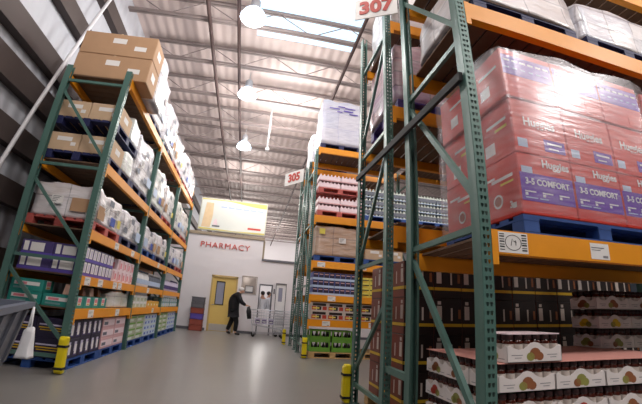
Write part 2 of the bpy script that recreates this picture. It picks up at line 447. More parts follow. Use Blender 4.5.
def bracket_mesh(h, s):
    b = MB(); x = .0 if s > 0 else -.042
    b.box(x, x + .042, -.006, .0, -.07, h + .0); b.box(-.003 if s > 0 else -.0, .0 if s > 0 else .003, -.006, .06, -.07, h + .0)
    for z in (.0, h * .5, h - .01):
        b.lathe([(.005, 0), (.004, .001)], 6, (x + .021, 0, z))
    return b.mesh('beam_bracket', 'orange_steel')
def deck_mesh(L, D):
    b = MB(); n = int(L / .16)
    for k in range(n):
        x = .05 + k * (L - .1) / n; b.box(x, x + .142, .05, D - .05, 0, .018)
    return b.mesh('deck', 'deck_wood')
def tag_mesh(kind):
    b = MB()
    if kind == 0:                                   # code label with ring
        b.box(0, .235, -.0015, 0, -.066, .066, 0)
        for k in range(7):
            z = -.05 + k * .0165
            b.box(.008, .045, -.003, -.0015, z, z + (.008 if k % 2 else .005), 1); b.box(.185, .225, -.003, -.0015, z, z + (.005 if k % 2 else .009), 1)
        for k in range(24):
            a0, a1 = 2 * PI * k / 24, 2 * PI * (k + 1) / 24
            P = lambda r, a: (.115 + r * 1.3 * math.cos(a), -.003, r * math.sin(a))
            b.face([P(.047, a0), P(.051, a0), P(.051, a1), P(.047, a1)], 1)
        b.bar((.095, -.003, -.02), (.108, -.003, .024), .0035, .002, 1, (0, 1, 0))
        b.bar((.118, -.003, .012), (.14, -.003, .002), .0035, .002, 1, (0, 1, 0)); b.bar((.135, -.003, .016), (.135, -.003, -.016), .0035, .002, 1, (0, 1, 0))
    else:
        b.box(0, .19, -.0015, 0, -.06, .055, 0); b.box(.01, .14, -.003, -.0015, .02, .026, 1); b.box(.01, .1, -.003, -.0015, .004, .008, 1); b.box(.12, .17, -.003, -.0015, -.048, -.032, 1)
    return b.mesh('price_label', ['paper_white', 'ink_black' if kind == 0 else 'ink_grey'])
TAG0, TAG1 = tag_mesh(0), tag_mesh(1)

def rack(name, label, origin, rz, frames, D, H, levels, back_levels=None, struts=(), diags=(), tags=(), deck=True):
    """local frame: x along the row, y into the rack (0 = aisle face), frames = x of each upright's centre"""
    root = link(name, None, None, origin, (0, 0, rz)); tag(root, label, 'rack', 'pallet racks')
    pm = POSTS[H]
    for x in frames:
        p = link('upright_post', pm, root, (x, 0, 0)); link('base_plate', FOOT, p)
        p = link('upright_post', pm, root, (x, D, 0), (0, 0, PI)); link('base_plate', FOOT, p)
        for z in struts:
            if z < H:
                b = MB(); b.bar((0, .06, 0), (0, D - .06, 0), .035, .045); link('strut', b.mesh('strut', 'green_steel'), root, (x, 0, z))
        for z0, z1 in diags:       # z0 at aisle face, z1 at the back
            if max(z0, z1) < H + .05:
                b = MB(); b.bar((0, .06, z0), (0, D - .06, z1), .035, .045); link('brace', b.mesh('brace', 'green_steel'), root, (x, 0, 0))
    for i in range(len(frames) - 1):
        xa, xb = frames[i] + .042, frames[i + 1] - .042; L = xb - xa
        for j, (z0, h) in enumerate(levels):
            bl = (back_levels or levels)[j]
            for front in (1, 0):
                zz, hh = (z0, h) if front else bl
                bm_ = link('beam', beam_mesh(L, hh), root, (xa, 0, zz) if front else (xb, D, zz), (0, 0, 0 if front else PI))
                link('beam_bracket', bracket_mesh(hh, 1), bm_, (-.042, 0, 0) if 0 else (0, 0, 0)); link('beam_bracket', bracket_mesh(hh, -1), bm_, (L, 0, 0))
                if front:
                    for (ti, tj, tx, kind) in tags:
                        if ti == i and tj == j: link('price_label', (TAG0, TAG1)[kind], bm_, (tx, 0, hh / 2))
            if deck: link('deck', deck_mesh(L, D), root, (xa, 0, max(z0 + h, bl[0] + bl[1]) - .02 if 0 else z0 + h - .018))
    return root
ST = (.24, 1.68, 3.2, 4.68); DG = ((.42, 1.58), (1.86, 3.1), (3.33, 4.6))
XF = 1.389      # centre of the end uprights of the aisle racks (outer face 1.356)
A0 = 1.81       # aisle face of the 307 front row
RA = rack('pallet_rack', 'green and orange pallet rack holding the red cartons, at the aisle 307 sign', (0, A0, 0), 0, (XF, 4.78), 1.08, 5.4,
          [(1.507, .15), (3.40, .175), (4.42, .16)], None, ST, DG, [(0, 0, .05, 0), (0, 0, .86, 1)])
B0 = 4.455
RB = rack('pallet_rack', 'pallet rack backing onto the red carton rack, brown carton wall on its floor', (0, B0, 0), PI, (-5.25, -XF), 1.08, 5.4,
          [(1.95, .14), (3.2, .15), (4.65, .15)], [(1.86, .17), (3.34, .16), (4.72, .15)], ST, ((.42, 1.25), (1.75, 3.0), (3.42, 4.62)), ())
C0 = 8.36
RC = rack('pallet_rack', 'pallet rack facing the cross aisle at the aisle 305 sign, green crates at floor level', (0, C0, 0), 0, (XF, 4.12, 6.84), 1.08, 5.3,
          [(.73, .16), (1.32, .15), (2.11, .17), (3.24, .18), (5.13, .16)], None, ST, DG, [(0, 0, .35, 1), (0, 1, .45, 1), (0, 2, .15, 1), (0, 2, 1.2, 1), (0, 1, 1.6, 1), (0, 0, 1.5, 1)])
D0 = 11.0
RD = rack('pallet_rack', 'dim pallet rack standing back to back behind the green crate rack', (0, D0, 0), PI, (-4.12, -XF), 1.08, 5.3,
          [(.73, .16), (1.32, .15), (2.11, .17), (3.24, .18), (5.13, .16)], None, ST, DG, ())
# row-end rail across the two 307 frames and the spacer between them
b = MB(); b.bar((1.327, A0 + .03, 2.80), (1.327, B0 - .02, 2.92), .032, .07); link('guard_rail', b.mesh('guard_rail', 'dark_steel'), RA, (0, -A0, 0))
b = MB(); b.bar((XF, 2.895, .59), (XF, 3.370, .59), .05, .06); link('row_spacer', b.mesh('row_spacer', 'green_steel'), RA, (0, -A0, 0))
b = MB(); b.bar((XF, C0 + 1.085, 2.6), (XF, D0 - 1.085, 2.6), .05, .06); link('row_spacer', b.mesh('row_spacer', 'green_steel'), RC, (0, -C0, 0))
# wall-side rack: local x runs toward the camera-right... aisle face at X=-2.32, rows along Y
LX = -2.32; LF = (5.085, 7.62, 10.19, 12.76)
LV = [(.68, .14), (1.15, .13), (1.80, .13), (2.81, .14), (4.32, .14)]
RL = rack('pallet_rack', 'long pallet rack along the metal wall, loaded with wrapped pallets', (LX, 0, 0), PI / 2, LF, 1.08, 4.55, LV, None,
          (.2, 1.47, 2.83, 4.28), ((.38, 1.3), (1.62, 2.6), (2.98, 4.1)), [(0, 0, .45, 1), (0, 0, 1.6, 1), (0, 1, .12, 1), (0, 1, .6, 1), (0, 1, 1.25, 1), (0, 1, 1.5, 1), (0, 2, 1.0, 1), (1, 1, .9, 1), (1, 2, 1.5, 1), (1, 0, 1.6, 1), (0, 2, 1.9, 1)])

# post protectors -------------------------------------------------------
b = MB(); b.box(-.055, .055, -.055, .02, .01, .47); b.box(-.05, .05, -.075, -.05, .03, .45); pm = b.mesh('post_protector', 'yellow_plastic', .012)
b = MB(); b.box(-.062, .062, -.083, .024, 0, .03); strap = b.mesh('strap', 'black_rubber', .004)
PROT = K('post_protector', 'post guard', pm, [('strap', strap, (0, 0, .335), (0, 0, 0), []), ('strap', strap, (0, 0, .06), (0, 0, 0), [])])
G = 'yellow post protectors'
spawn(PROT, 'yellow post protector strapped to the corner post of the metal wall rack', (LX + .002, 5.085 - .078, 0), 0, G)
spawn(PROT, 'yellow post protector strapped to the 305 corner post beside the green crates', (XF, C0 - .03, 0), 0, G)
spawn(PROT, 'yellow post protector on the far corner of the back to back 305 rack', (XF - .16, 11.03, 0), -PI / 2, G)
spawn(PROT, 'yellow post protector on the 307 post at the bottom picture edge', (1.318, 4.44, 0), -PI / 2, G)

# aisle signs -----------------------------------------------------------
def aisle_sign(txt, pr, pl, z0, h, label):
    pr, pl = Vector((pr[0], pr[1], 0)), Vector((pl[0], pl[1], 0)); L = (pr - pl).length; ang = math.atan2(pr.y - pl.y, pr.x - pl.x)
    b = MB(); b.box(-L / 2, L / 2, 0, .012, 0, h); me = b.mesh('aisle_sign', 'sign_white')
    mid = (pr + pl) / 2
    o = link('aisle_sign', me, None, (mid.x, mid.y, z0), (0, 0, ang)); tag(o, label, 'sign', 'aisle number signs')
    link('lettering', text_mesh(txt, h * .84, 'sign_red', .003, .012), o, (0, -.004, h * .5), FNY)
    b = MB(); b.box(L / 2 - .03, L / 2 + .01, .012, .03, h * .3, h * .7); link('mounting_arm', b.mesh('mounting_arm', 'dark_steel'), o)
aisle_sign('307', (1.31, 2.86), (.86, 3.12), 4.46, .33, 'white aisle sign with red number 307 on the near rack post')
aisle_sign('305', (1.08, 8.42), (.66, 8.98), 4.27, .36, 'white aisle sign with red number 305 on the farther rack')

# ------------------------------------------------------------------ pallets
def pallet_kind(colour, w=1.16, d=1.0):
    b = MB(); n = 7
    for k in range(n):
        y = -d / 2 + k * (d - .1) / (n - 1); b.box(-w / 2, w / 2, y, y + .1, .118, .14)
    for x in (-w / 2, -.07, w / 2 - .14): b.box(x, x + .14, -d / 2, d / 2, .1, .118)
    top = b.mesh('top_deck', colour)
    b = MB()
    for y in (-d / 2, -.06, d / 2 - .12): b.box(-w / 2, w / 2, y, y + .12, 0, .018)
    bot = b.mesh('bottom_deck', colour)
    b = MB(); b.box(-.07, .07, -.06, .06, .018, .1); blk = b.mesh('block', colour, .004)
    parts = [('top_deck', top, (0, 0, 0), (0, 0, 0), []), ('bottom_deck', bot, (0, 0, 0), (0, 0, 0), [])]
    for x in (-w / 2 + .07, 0, w / 2 - .07):
        for y in (-d / 2 + .06, 0, d / 2 - .06): parts.append(('block', blk, (x, y, 0), (0, 0, 0), []))
    return K('pallet', 'pallet', None, parts)
PAL = {c: pallet_kind(c + '_pallet') for c in ('blue', 'navy', 'purple', 'red', 'wood')}
PALW = {c: pallet_kind(c + '_pallet', 1.58, 1.0) for c in ('blue',)}
def pallet(c, label, x, y, z, rz=0, wide=False): return spawn((PALW if wide else PAL)[c], label, (x, y, z + (.002 if z > 0 else 0)), rz, 'pallets under the goods')

# ------------------------------------------------------------------ wrapped loads
def load_mesh(w, d, h, seed, m, taper=.02, amp=.022):
    """bulging film-wrapped block with slightly stepped tiers and rounded corners"""
    nx, ny, nz = max(6, int(w / .1)), max(6, int(d / .1)), max(5, int(h / .09))
    bm = bmesh.new(); me = bpy.data.meshes.new('wrapped_load')
    bmesh.ops.create_cube(bm, size=1)
    bmesh.ops.subdivide_edges(bm, edges=bm.edges[:], cuts=9, use_grid_fill=True)
    so = Vector((seed * 3.7, seed * 1.3, seed * 2.1))
    for v in bm.verts:
        p = Vector((v.co.x * w, v.co.y * d, (v.co.z + .5) * h)); t = p.z / h
        tier = .012 * math.sin(t * h * 2 * PI / .32 + seed)
        nn = noise.noise(p * 2.6 + so); n2 = noise.noise(p * 6 + so)
        k = 1 - taper * t + tier * .5
        p.x = p.x * k + amp * nn * (1 if v.co.x > 0 else -1); p.y = p.y * k + amp * noise.noise(p * 2.2 - so) * (1 if v.co.y > 0 else -1)
        if t > .97: p.z += .06 * nn + .03 * n2
        # soften vertical corners
        cx, cy = abs(v.co.x) * 2, abs(v.co.y) * 2
        if cx > .99 and cy > .99: p.x *= .975; p.y *= .975
        v.co = p
    bm.to_mesh(me); bm.free(); me.materials.append(MATS[m])
    for p in me.polygons: p.use_smooth = True
    return me
b = MB(); b.box(-.09, .09, -.002, 0, -.065, .065, 0)
for k in range(4): b.box(-.07, .05 - .02 * k, -.0035, -.002, .04 - k * .025, .05 - k * .025, 1)
SHEET = b.mesh('label_sheet', ['paper_white', 'ink_grey'])
b = MB(); b.box(-.07, .07, -.002, 0, -.07, .07, 0); YSHEET = b.mesh('label_sheet', 'pack_yellow')
def patch(m, w, h):
    b = MB(); b.box(-w, w, -.002, 0, -h, h); return b.mesh('label_sheet', m)
PATCH = [SHEET, YSHEET, patch('royal_blue', .1, .07), patch('cardboard', .13, .1), patch('slate_pack', .09, .05), patch('pale_blue', .14, .09)]
LSEED = [0]
def load(label, x, y, z, w, d, h, m, sheets=(), rz=0, group='wrapped pallet loads'):
    LSEED[0] += 1
    o = link('wrapped_load', load_mesh(w, d, h, LSEED[0], m), None, (x, y, z + .006), (0, 0, rz)); tag(o, label, 'pallet load', group)
    for face, u, zz, kind in sheets:
        me = PATCH[kind]
        if face == 'X': link('label_sheet', me, o, (w / 2 + .028, u, zz), (0, 0, PI / 2))
        else: link('label_sheet', me, o, (u, -d / 2 - .028, zz), (0, 0, 0))
    return o

# ------------------------------------------------------------------ carton kinds (origin: centre of base)
def carton(name, cat, w, d, h, mats, deco, bevel=.004, parts=()):
    b = MB(); b.box(-w / 2, w / 2, -d / 2, d / 2, 0, h); base = b.mesh(name, mats, bevel)
    if deco:
        e = MB(); deco(e, w, d, h); dm = e.mesh(name, mats)
        bm = bmesh.new(); bm.from_mesh(base); bm.from_mesh(dm); bm.to_mesh(base); bm.free()
    k = K(name, cat, base, parts); k.size = (w, d, h); return k
def grid(k, x0, y0, z0, axis, n, layers, lab, group, gap=.006, depth_rows=1, jitter=.004, dirs=(1, 1), keep=None):
    """n cartons along axis ('x'/'y'), layers up, depth_rows behind; lab(i, layer, row) -> label"""
    w, d, h = k.size
    for l in range(layers):
        for r in range(depth_rows):
            for i in range(n):
                if keep and not keep(i, l, r): continue
                j = lambda: random.uniform(-1, 1) * min(jitter, gap * .45)
                if axis == 'x': p = (x0 + dirs[0] * (i + .5) * (w + gap) + j(), y0 + dirs[1] * (r + .5) * (d + gap) + j() * .6, z0 + l * (h + .001))
                else: p = (x0 + dirs[1] * (r + .5) * (w + gap) + j() * .6, y0 + dirs[0] * (i + .5) * (d + gap) + j(), z0 + l * (h + .001))
                spawn(k, lab(i, l, r), p, 0, group)

# --- red cartons of the front rack
def deco_red(e, w, d, h):
    y = -d / 2
    e.py(y, -w / 2 + .01, w / 2 - .01, .10, .10 + .21, 1)                    # purple band
    e.py(y, -w / 2 + .03, -w / 2 + .13, .31, .36, 3, t=.002)                  # pale badge over the band
    for k in range(3): e.py(y, -w / 2 + .04 + k * .16, -w / 2 + .14 + k * .16, .165, .175, 2, t=.003); e.py(y, -w / 2 + .04 + k * .16, -w / 2 + .065 + k * .16, .14, .16, 2, t=.003)
    for k in range(2): e.py(y, -w / 2 + .04 + k * .13, -w / 2 + .15 + k * .1, .12, .128, 3, t=.003)
    e.py(y, w / 2 - .2, w / 2 - .04, .335, .39, 4, t=.002)
    e.px(-w / 2, d / 2 - .22, d / 2 - .06, .33, .35, 2, -1); e.px(-w / 2, -d / 2 + .06, -d / 2 + .30, .30, .325, 2, -1); e.px(-w / 2, -d / 2 + .06, -d / 2 + .2, .26, .275, 5, -1)
    e.px(-w / 2, -d / 2 + .05, -d / 2 + .09, .06, .10, 2, -1)
    # plain round badge on the end panel
    for (yy, zz, rr) in ((.0, .15, .055),):
        n = 14; pts = [(-w / 2 - .0015, yy + rr * math.cos(2 * PI * k / n), zz + rr * math.sin(2 * PI * k / n)) for k in range(n)]
        e.face(pts, 2)
        pts = [(-w / 2 - .003, yy + rr * .7 * math.cos(2 * PI * k / n), zz + rr * .7 * math.sin(2 * PI * k / n)) for k in range(n)]
        e.face(pts, 6)
W_R, D_R, H_R = .524, .48, .463
RED = carton('diaper_carton', 'carton', W_R, D_R, H_R, ['carton_red', 'carton_purple', 'white_plastic', 'pale_blue', 'carton_red_pale', 'pack_yellow', 'carton_brown'], deco_red, .008,
             [('lettering', text_mesh('3-5 COMFORT', .066, 'white_plastic', .001, .002), (0, -D_R / 2 - .003, .245), FNY, []),
              ('lettering', text_mesh('Huggies', .085, 'white_plastic', .001, .002), (.1, -D_R / 2 - .003, .40), FNY, []),
              ('lettering', text_mesh('3', .07, 'white_plastic', .001, .002), (-W_R / 2 - .003, -D_R / 2 + .1, .09), FNX, [])])
def deco_red2(e, w, d, h):
    y = -d / 2
    e.py(y, -w / 2 + .01, w / 2 - .01, h - .23, h - .03, 4, t=.001)
    e.py(y, w / 2 - .24, w / 2 - .03, .05, .15, 1); e.py(y, w / 2 - .21, w / 2 - .06, .11, .125, 2, t=.003); e.py(y, w / 2 - .2, w / 2 - .1, .07, .08, 2, t=.003)
    e.py(y, -w / 2 + .03, -w / 2 + .12, .05, .12, 3)
    e.px(-w / 2, -d / 2 + .06, -d / 2 + .30, .30, .325, 2, -1); e.px(-w / 2, -d / 2 + .06, -d / 2 + .2, .24, .262, 5, -1); e.px(-w / 2, -.02, .1, .07, .17, 2, -1)
RED2 = carton('diaper_carton', 'carton', W_R, D_R, H_R, ['carton_red', 'carton_purple', 'white_plastic', 'pale_blue', 'carton_red_pale', 'pack_yellow', 'carton_brown'], deco_red2, .008,
             [('lettering', text_mesh('Huggies', .1, 'white_plastic', .001, .002), (.0, -D_R / 2 - .003, .27), FNY, [])])
def deco_red3(e, w, d, h):
    y = -d / 2
    e.py(y, -w / 2 + .01, w / 2 - .01, h - .25, h - .06, 1)
    for k in range(6): e.py(y, -w / 2 + .03 + k * .08, -w / 2 + .09 + k * .08, h - .12, h - .10, 2, t=.003); e.py(y, -w / 2 + .03 + k * .08, -w / 2 + .075 + k * .08, h - .19, h - .178, 3, t=.003)
    e.py(y, w / 2 - .2, w / 2 - .02, .03, .15, 4, t=.002)
    e.px(-w / 2, -d / 2 + .06, -d / 2 + .30, .30, .325, 2, -1); e.px(-w / 2, -.06, .06, .10, .2, 2, -1)
RED3 = carton('diaper_carton', 'carton', W_R, D_R, H_R, ['carton_red', 'carton_purple', 'white_plastic', 'pale_blue', 'carton_red_pale', 'pack_yellow', 'carton_brown'], deco_red3, .008)
REDS = (RED, RED2, RED3)
zp = 1.507 + .15 + .0
pallet('blue', 'blue pallet under the near stack of red cartons', 2.53, A0 + .54, zp + .0, 0, True)
for l in range(3):
    for r in range(2):
        for i in range(3):
            yw = 'front' if r == 0 else 'rear'
            x = 1.735 + (i + .5) * (W_R + .006) + (-.02 if l == 2 else .004 * (l % 2)); y = A0 + .035 + (r + .5) * (D_R + .004) + (-.012 if l == 2 else 0)
            spawn(REDS[l], f'red diaper carton, {ORD[i]} from the green post, {layer_word(l, 3)}, {yw} row of the near stack', (x, y, zp + .142 + l * (H_R + .002)), 0, 'red diaper cartons')
pallet('blue', 'blue pallet under the farther stack of red cartons', 4.0 - .02 + .15, A0 + .54, zp, 0) if 0 else None
for l in range(3):
    x = 3.41 + .5 * (W_R + .006)
    spawn(REDS[l], f'red diaper carton, {layer_word(l, 3)}, at the cut edge beyond the near stack', (x, A0 + .05 + .5 * D_R, zp + .142 + l * (H_R + .002)), 0, 'red diaper cartons')
b = MB()
pallet('blue', 'blue pallet just beyond the near red stack, cut by the picture edge', 4.06, A0 + .54, zp)
# film round the near red stack
def film_block(x0, x1, y0, y1, z0, z1, label):
    me = load_mesh(x1 - x0, y1 - y0, z1 - z0, 33, 'clear_film', 0, .006)
    bm = bmesh.new(); bm.from_mesh(me)
    bmesh.ops.delete(bm, geom=[f for f in bm.faces if abs(f.normal.z) > .6], context='FACES'); bm.to_mesh(me); bm.free()
    o = link('stretch_film', me, None, ((x0 + x1) / 2, (y0 + y1) / 2, z0)); tag(o, label, 'film')
film_block(1.67, 3.385, A0 - .012, A0 + 1.045, zp + .147, zp + .142 + 3 * H_R + .025, 'clear crinkled stretch film wrapped round the near stack of red cartons')

# --- upper loads of 307 front row
z2 = 3.40 + .175
pallet('navy', 'dark pallet above the red cartons, nearest the 307 post', 2.14, A0 + .54, z2)
load('white wrapped load above the red cartons, nearest the 307 post', 2.14, A0 + .54, z2 + .14, 1.22, 1.0, .48, 'wrap_pale')
pallet('navy', 'dark pallet above the red cartons, at the upper picture edge', 3.44, A0 + .54, z2)
load('white wrapped load above the red cartons, at the upper picture edge', 3.44, A0 + .54, z2 + .14, 1.16, 1.0, .46, 'wrap_white')
z3 = 4.42 + .16
load('pale wrapped load on the topmost shelf of the 307 front rack', 2.14, A0 + .54, z3, 1.22, 1.0, .9, 'wrap_pale')
# --- 307 back row
zb2 = 3.34 + .16
pallet('purple', 'violet pallet under the pink wrapped load of the rear 307 rack', 2.1, 3.92, zb2)
load('pink film wrapped load seen between the 307 end posts', 2.1, 3.92, zb2 + .14, 1.22, .98, .9, 'wrap_pink')
load('rosy wrapped load high on the rear 307 rack, near the sign', 2.1, 3.92, 4.72 + .15, 1.2, .98, .8, 'wrap_pale')
0 and load('red wrapped load at waist height on the rear 307 rack, behind the red cartons', 3.05, 3.92, 1.86 + .17 , 1.2, .98, 1.0, 'wrap_red')
# --- brown jar cartons at floor level of the back row
def deco_choc(e, w, d, h):
    for f in (0, 1):
        q = (lambda a0, a1, z0, z1, m, t=.0015: e.py(-d / 2, a0, a1, z0, z1, m, -1, t)) if f == 0 else (lambda a0, a1, z0, z1, m, t=.0015: e.px(-w / 2, a0, a1, z0, z1, m, -1, t))
        s = (w if f == 0 else d) / 2
        q(-s + .004, s - .004, .085, .118, 1)                                  # yellow strip
        if f == 1: q(-s * .98, s * .98, .122, h - .004, 3); q(-s * .98, s * .98, .004, .08, 3)
        q(-s + .03, -s + .09, .16, h - .08, 2, .003); q(-s + .04, -s + .08, h - .065, h - .03, 2, .003)
        q(.03, .05, .15, h - .1, 2, .003)
        q(s - .05, s - .02, .17, .27, 4, .003)
CHO = carton('jar_carton', 'carton', .345, .33, .385, ['choc_brown', 'strip_yellow', 'label_cream', 'choc_red', 'fruit_brown'], deco_choc)
pallet('wood', 'wooden pallet under the brown jar cartons behind the 307 front rack', 2.12, 3.95, 0)
pallet('wood', 'second wooden pallet under the brown jar cartons, deeper in the rack', 3.32, 3.95, 0)
pallet('wood', 'third wooden pallet under the brown jar cartons, deepest in the rack', 4.52, 3.95, 0)
def lab_cho(i, l, r):
    w = ORD[i] + ' from the aisle end' if r == 0 else f'aisle end, {ORD[r]} row back'
    return f'brown jar carton with yellow strip, {w}, {layer_word(l, 4)}'
grid(CHO, 1.6, 3.475, .142, 'x', 10, 4, lab_cho, 'brown jar cartons', .006, 3, .006, (1, 1), lambda i, l, r: r == 0 or i == 0)

# ------------------------------------------------------------------ fruit jars in cut-out trays
def tray_kind(fruit, w=.44, d=.3, h=.118):
    b = MB(); t = .004
    b.box(-w / 2, w / 2, -d / 2, d / 2, 0, t, 0)
    prof = [(-.5, 0), (.5, 0), (.5, .82), (.44, .88), (.38, .74), (.3, .66), (.22, .68), (.14, .82), (.08, .98), (0, 1.04), (-.08, .98), (-.14, .82), (-.22, .68), (-.3, .66), (-.38, .74), (-.44, .88), (-.5, .82)]
    for y in (-d / 2, d / 2 - t): b.prism([(u * w, v * h) for u, v in prof], lambda u, v, q: (u, q, v), y, y + t, 0)
    for x in (-w / 2, w / 2 - t): b.prism([(u * d, v * h) for u, v in prof], lambda u, v, q: (q, u, v), x, x + t, 0)
    # fruit print and script-like strokes on the outer faces
    for (cx, cz, r, m) in ((0, .052, .036, 1), (.034, .036, .026, 1), (-.038, .034, .026, 2)):
        n = 12
        b.face([(cx + r * 1.25 * math.cos(2 * PI * k / n), -d / 2 - .001, cz + r * math.sin(2 * PI * k / n)) for k in range(n)], m)
        b.face([(-w / 2 - .001, cx + r * 1.25 * math.cos(2 * PI * k / n), cz + r * math.sin(2 * PI * k / n)) for k in range(n)], m)
    for sx in (-.32, .32):
        b.py(-d / 2, sx * w - .045, sx * w + .04, .042, .046, 3, t=.001); b.py(-d / 2, sx * w - .02, sx * w + .03, .026, .03, 3, t=.001)
        b.px(-w / 2, sx * d - .03, sx * d + .03, .018, .022, 3, -1, .001)
    k = K('jar_tray', 'tray', b.mesh('jar_tray', ['tray_white', fruit, 'fruit_green' if fruit != 'fruit_green' else 'fruit_brown', 'ink_grey'], fix=False)); k.size = (w, d, h); return k
TRAYS = [tray_kind(f) for f in ('fruit_red', 'fruit_yellow', 'fruit_brown', 'fruit_green')]
TRAYN = ['red fruit', 'yellow fruit', 'brown fruit', 'green fruit']
b = MB(); b.lathe([(.030, 0), (.034, .006), (.034, .120), (.029, .133)], 10); jar = b.mesh('jar', ['jar_amber'])
b = MB(); b.lathe([(.034, .131), (.035, .135), (.035, .16), (.032, .164)], 10); lid = b.mesh('lid', 'jar_lid')
b = MB(); b.lathe([(.0347, .05), (.0347, .105)], 10, cap=False); jl = b.mesh('jar_label', 'label_cream')
JAR = K('fruit_jar', 'jar', jar, [('lid', lid, (0, 0, 0), (0, 0, 0), []), ('paper_label', jl, (0, 0, 0), (0, 0, 0), [])])
JX0, JY0 = 1.50, 1.88
TW, TD, TH = .446, .306, .176
def jars_in(x, y, z, front, side, label, grp):
    cols = [x - .44 / 2 + .0395 + k * .0722 for k in range(6)]; rows = [y - .3 / 2 + .0395 + k * .0736 for k in range(4)]
    for a, px in enumerate(cols):
        for c, py in enumerate(rows):
            if (front and c == 0) or (side and a == 0):
                spawn(JAR, label, (px, py, z + .005), 0, grp)
pallet('wood', 'wooden pallet under the fruit jar trays', 2.16, A0 + .6, 0)
pallet('wood', 'second wooden pallet under the fruit jar trays, away from the post', 3.4, A0 + .6, 0)
NL = 4
jl_names = ['lowest', 'second', 'third', 'topmost']
for l in range(NL):
    z = .142 + l * TH
    for i in range(4):
        for r in range(3):
            if not (r == 0 or i == 0): continue
            k = (i * 2 + l + r) % 4 if l < 3 else (2, 3, 2, 1)[i]
            x = JX0 + (i + .5) * TW + random.uniform(-.006, .006); y = JY0 + (r + .5) * TD + random.uniform(-.004, .004)
            pos = f'{ORD[i]} from the post along the front' if r == 0 else f'post end, {ORD[r]} row back'
            spawn(TRAYS[k], f'white {TRAYN[k]} jar tray, {pos}, {jl_names[l]} layer', (x, y, z), 0, 'white jar trays')
            if l >= 1: jars_in(x, y, z, r == 0, i == 0, f'dark lidded fruit jar in the {jl_names[l]} layer of the front tray stack', f'jars in the {jl_names[l]} tray layer')
ZT = .142 + NL * TH
b = MB(); b.box(0, 4 * TW, 0, 3 * TD, 0, .004); me = b.mesh('cover_sheet', 'sheet_pink')
tag(link('cover_sheet', me, None, (JX0, JY0, ZT - .006)), 'pinkish cardboard sheet lying over the stacked fruit jar trays', 'sheet')
# inner support of the pile
b = MB(); b.box(JX0 + TW + .02, JX0 + 4 * TW - .02, JY0 + TD + .02, JY0 + 3 * TD - .02, .142, ZT - .012)
tag(link('jar_case_block', b.mesh('jar_case_block', 'cardboard')), 'cardboard wrapped core of jar cases inside the fruit tray stack', 'carton')
# single tray on top at the front, with lid sheet
spawn(TRAYS[2], 'white brown fruit jar tray standing alone on the pink sheet beside the post', (1.77, A0 + .205, ZT), 0, 'white jar trays')
jars_in(1.77, A0 + .205, ZT, True, True, 'dark lidded fruit jar in the lone tray on the pink sheet', 'jars in the lone tray')
b = MB(); b.box(-.215, .215, -.145, .145, 0, .007)
tag(link('cover_sheet', b.mesh('cover_sheet', 'rose_white'), None, (1.77, A0 + .205, ZT + .17)), 'pale lid sheet on the lone jar tray', 'sheet')
# taller rear stack to the right
for l in range(3):
    for i in range(2):
        k = (3, 1, 2)[(i + l) % 3]
        x = 3.12 + (i + .5) * TW; y = A0 + .93 - .12; z = ZT + l * TH
        spawn(TRAYS[k], f'white {TRAYN[k]} tray in the dim rear pile, {("end", "inner")[i]} column, {layer_word(l, 3)}', (x, y, z), 0, 'white jar trays')
        jars_in(x, y, z, True, i == 0, f'dark lidded fruit jar in the {layer_word(l, 3)} of the dim rear pile', f'jars in the rear pile, {layer_word(l, 3)}')

# ------------------------------------------------------------------ wall-side rack goods (aisle face X=LX, goods from X=LX-1.0 to LX)
GX = LX - .04            # front plane of goods
def band(*items): return items
slots = [(5.19, 6.33), (6.35, 7.49), (7.72, 8.88), (8.93, 10.07), (10.29, 11.45), (11.50, 12.64)]
sname = ['nearest the corner post', 'second from the corner post', 'third along', 'fourth along', 'fifth along', 'at the pharmacy end']
for i, (a, c) in enumerate(slots):
    pallet('blue', f'blue floor pallet of the metal wall rack, {sname[i]}', GX - .5, (a + c) / 2, 0, PI / 2)
# floor: dark bottle cartons
def deco_dark(e, w, d, h):
    x = w / 2
    for k in (-1, 1):
        c = k * d * .24
        e.px(x, c - .045, c + .045, .03, h * .55, 1); e.px(x, c - .05, c + .02, h * .35, h * .85, 2, 1, .0025); e.px(x, c - .03, c + .03, .05, h * .7, 4, 1, .003)
    y = -d / 2
    e.py(y, -w / 2 + .04, w / 2 - .06, h * .62, h * .70, 2); e.py(y, -w / 2 + .04, w / 2 - .1, h * .48, h * .54, 3); e.py(y, -w / 2 + .06, w / 2 - .04, h * .36, h * .41, 3)
DARK = carton('bottle_carton', 'carton', .46, .375, .258, ['plum_black', 'plum', 'lilac', 'strip_yellow', 'paper_white'], deco_dark)
grid(DARK, GX, 5.175, .142, 'y', 3, 2, lambda i, l, r: f'dark purple bottle carton at floor level, {ORD[i]} from the corner post' + (', ' + layer_word(l, 2)) + ('' if r == 0 else ', wall side'), 'dark bottle cartons', .008, 2, .006, (1, -1), lambda i, l, r: r == 0 or i == 0)
def simple(name, cat, w, d, h, m, bands):
    """bands: list of (z0,z1,u0,u1,mat index) as fractions on the +X and -Y faces"""
    def deco(e, ww, dd, hh):
        for z0, z1, u0, u1, mi in bands:
            e.px(ww / 2, -dd / 2 + u0 * dd, -dd / 2 + u1 * dd, z0 * hh, z1 * hh, mi, 1, .0015 + .0008 * mi); e.py(-dd / 2, -ww / 2 + u0 * ww, -ww / 2 + u1 * ww, z0 * hh, z1 * hh, mi, -1, .0015 + .0008 * mi)
    return carton(name, cat, w, d, h, m, deco)
PINKC = simple('tissue_carton', 'carton', .5, .56, .17, ['pink_pack', 'rose_white', 'slate_pack'], [(.2, .8, .05, .95, 1), (.3, .6, .1, .4, 2), (.3, .5, .55, .9, 0)])
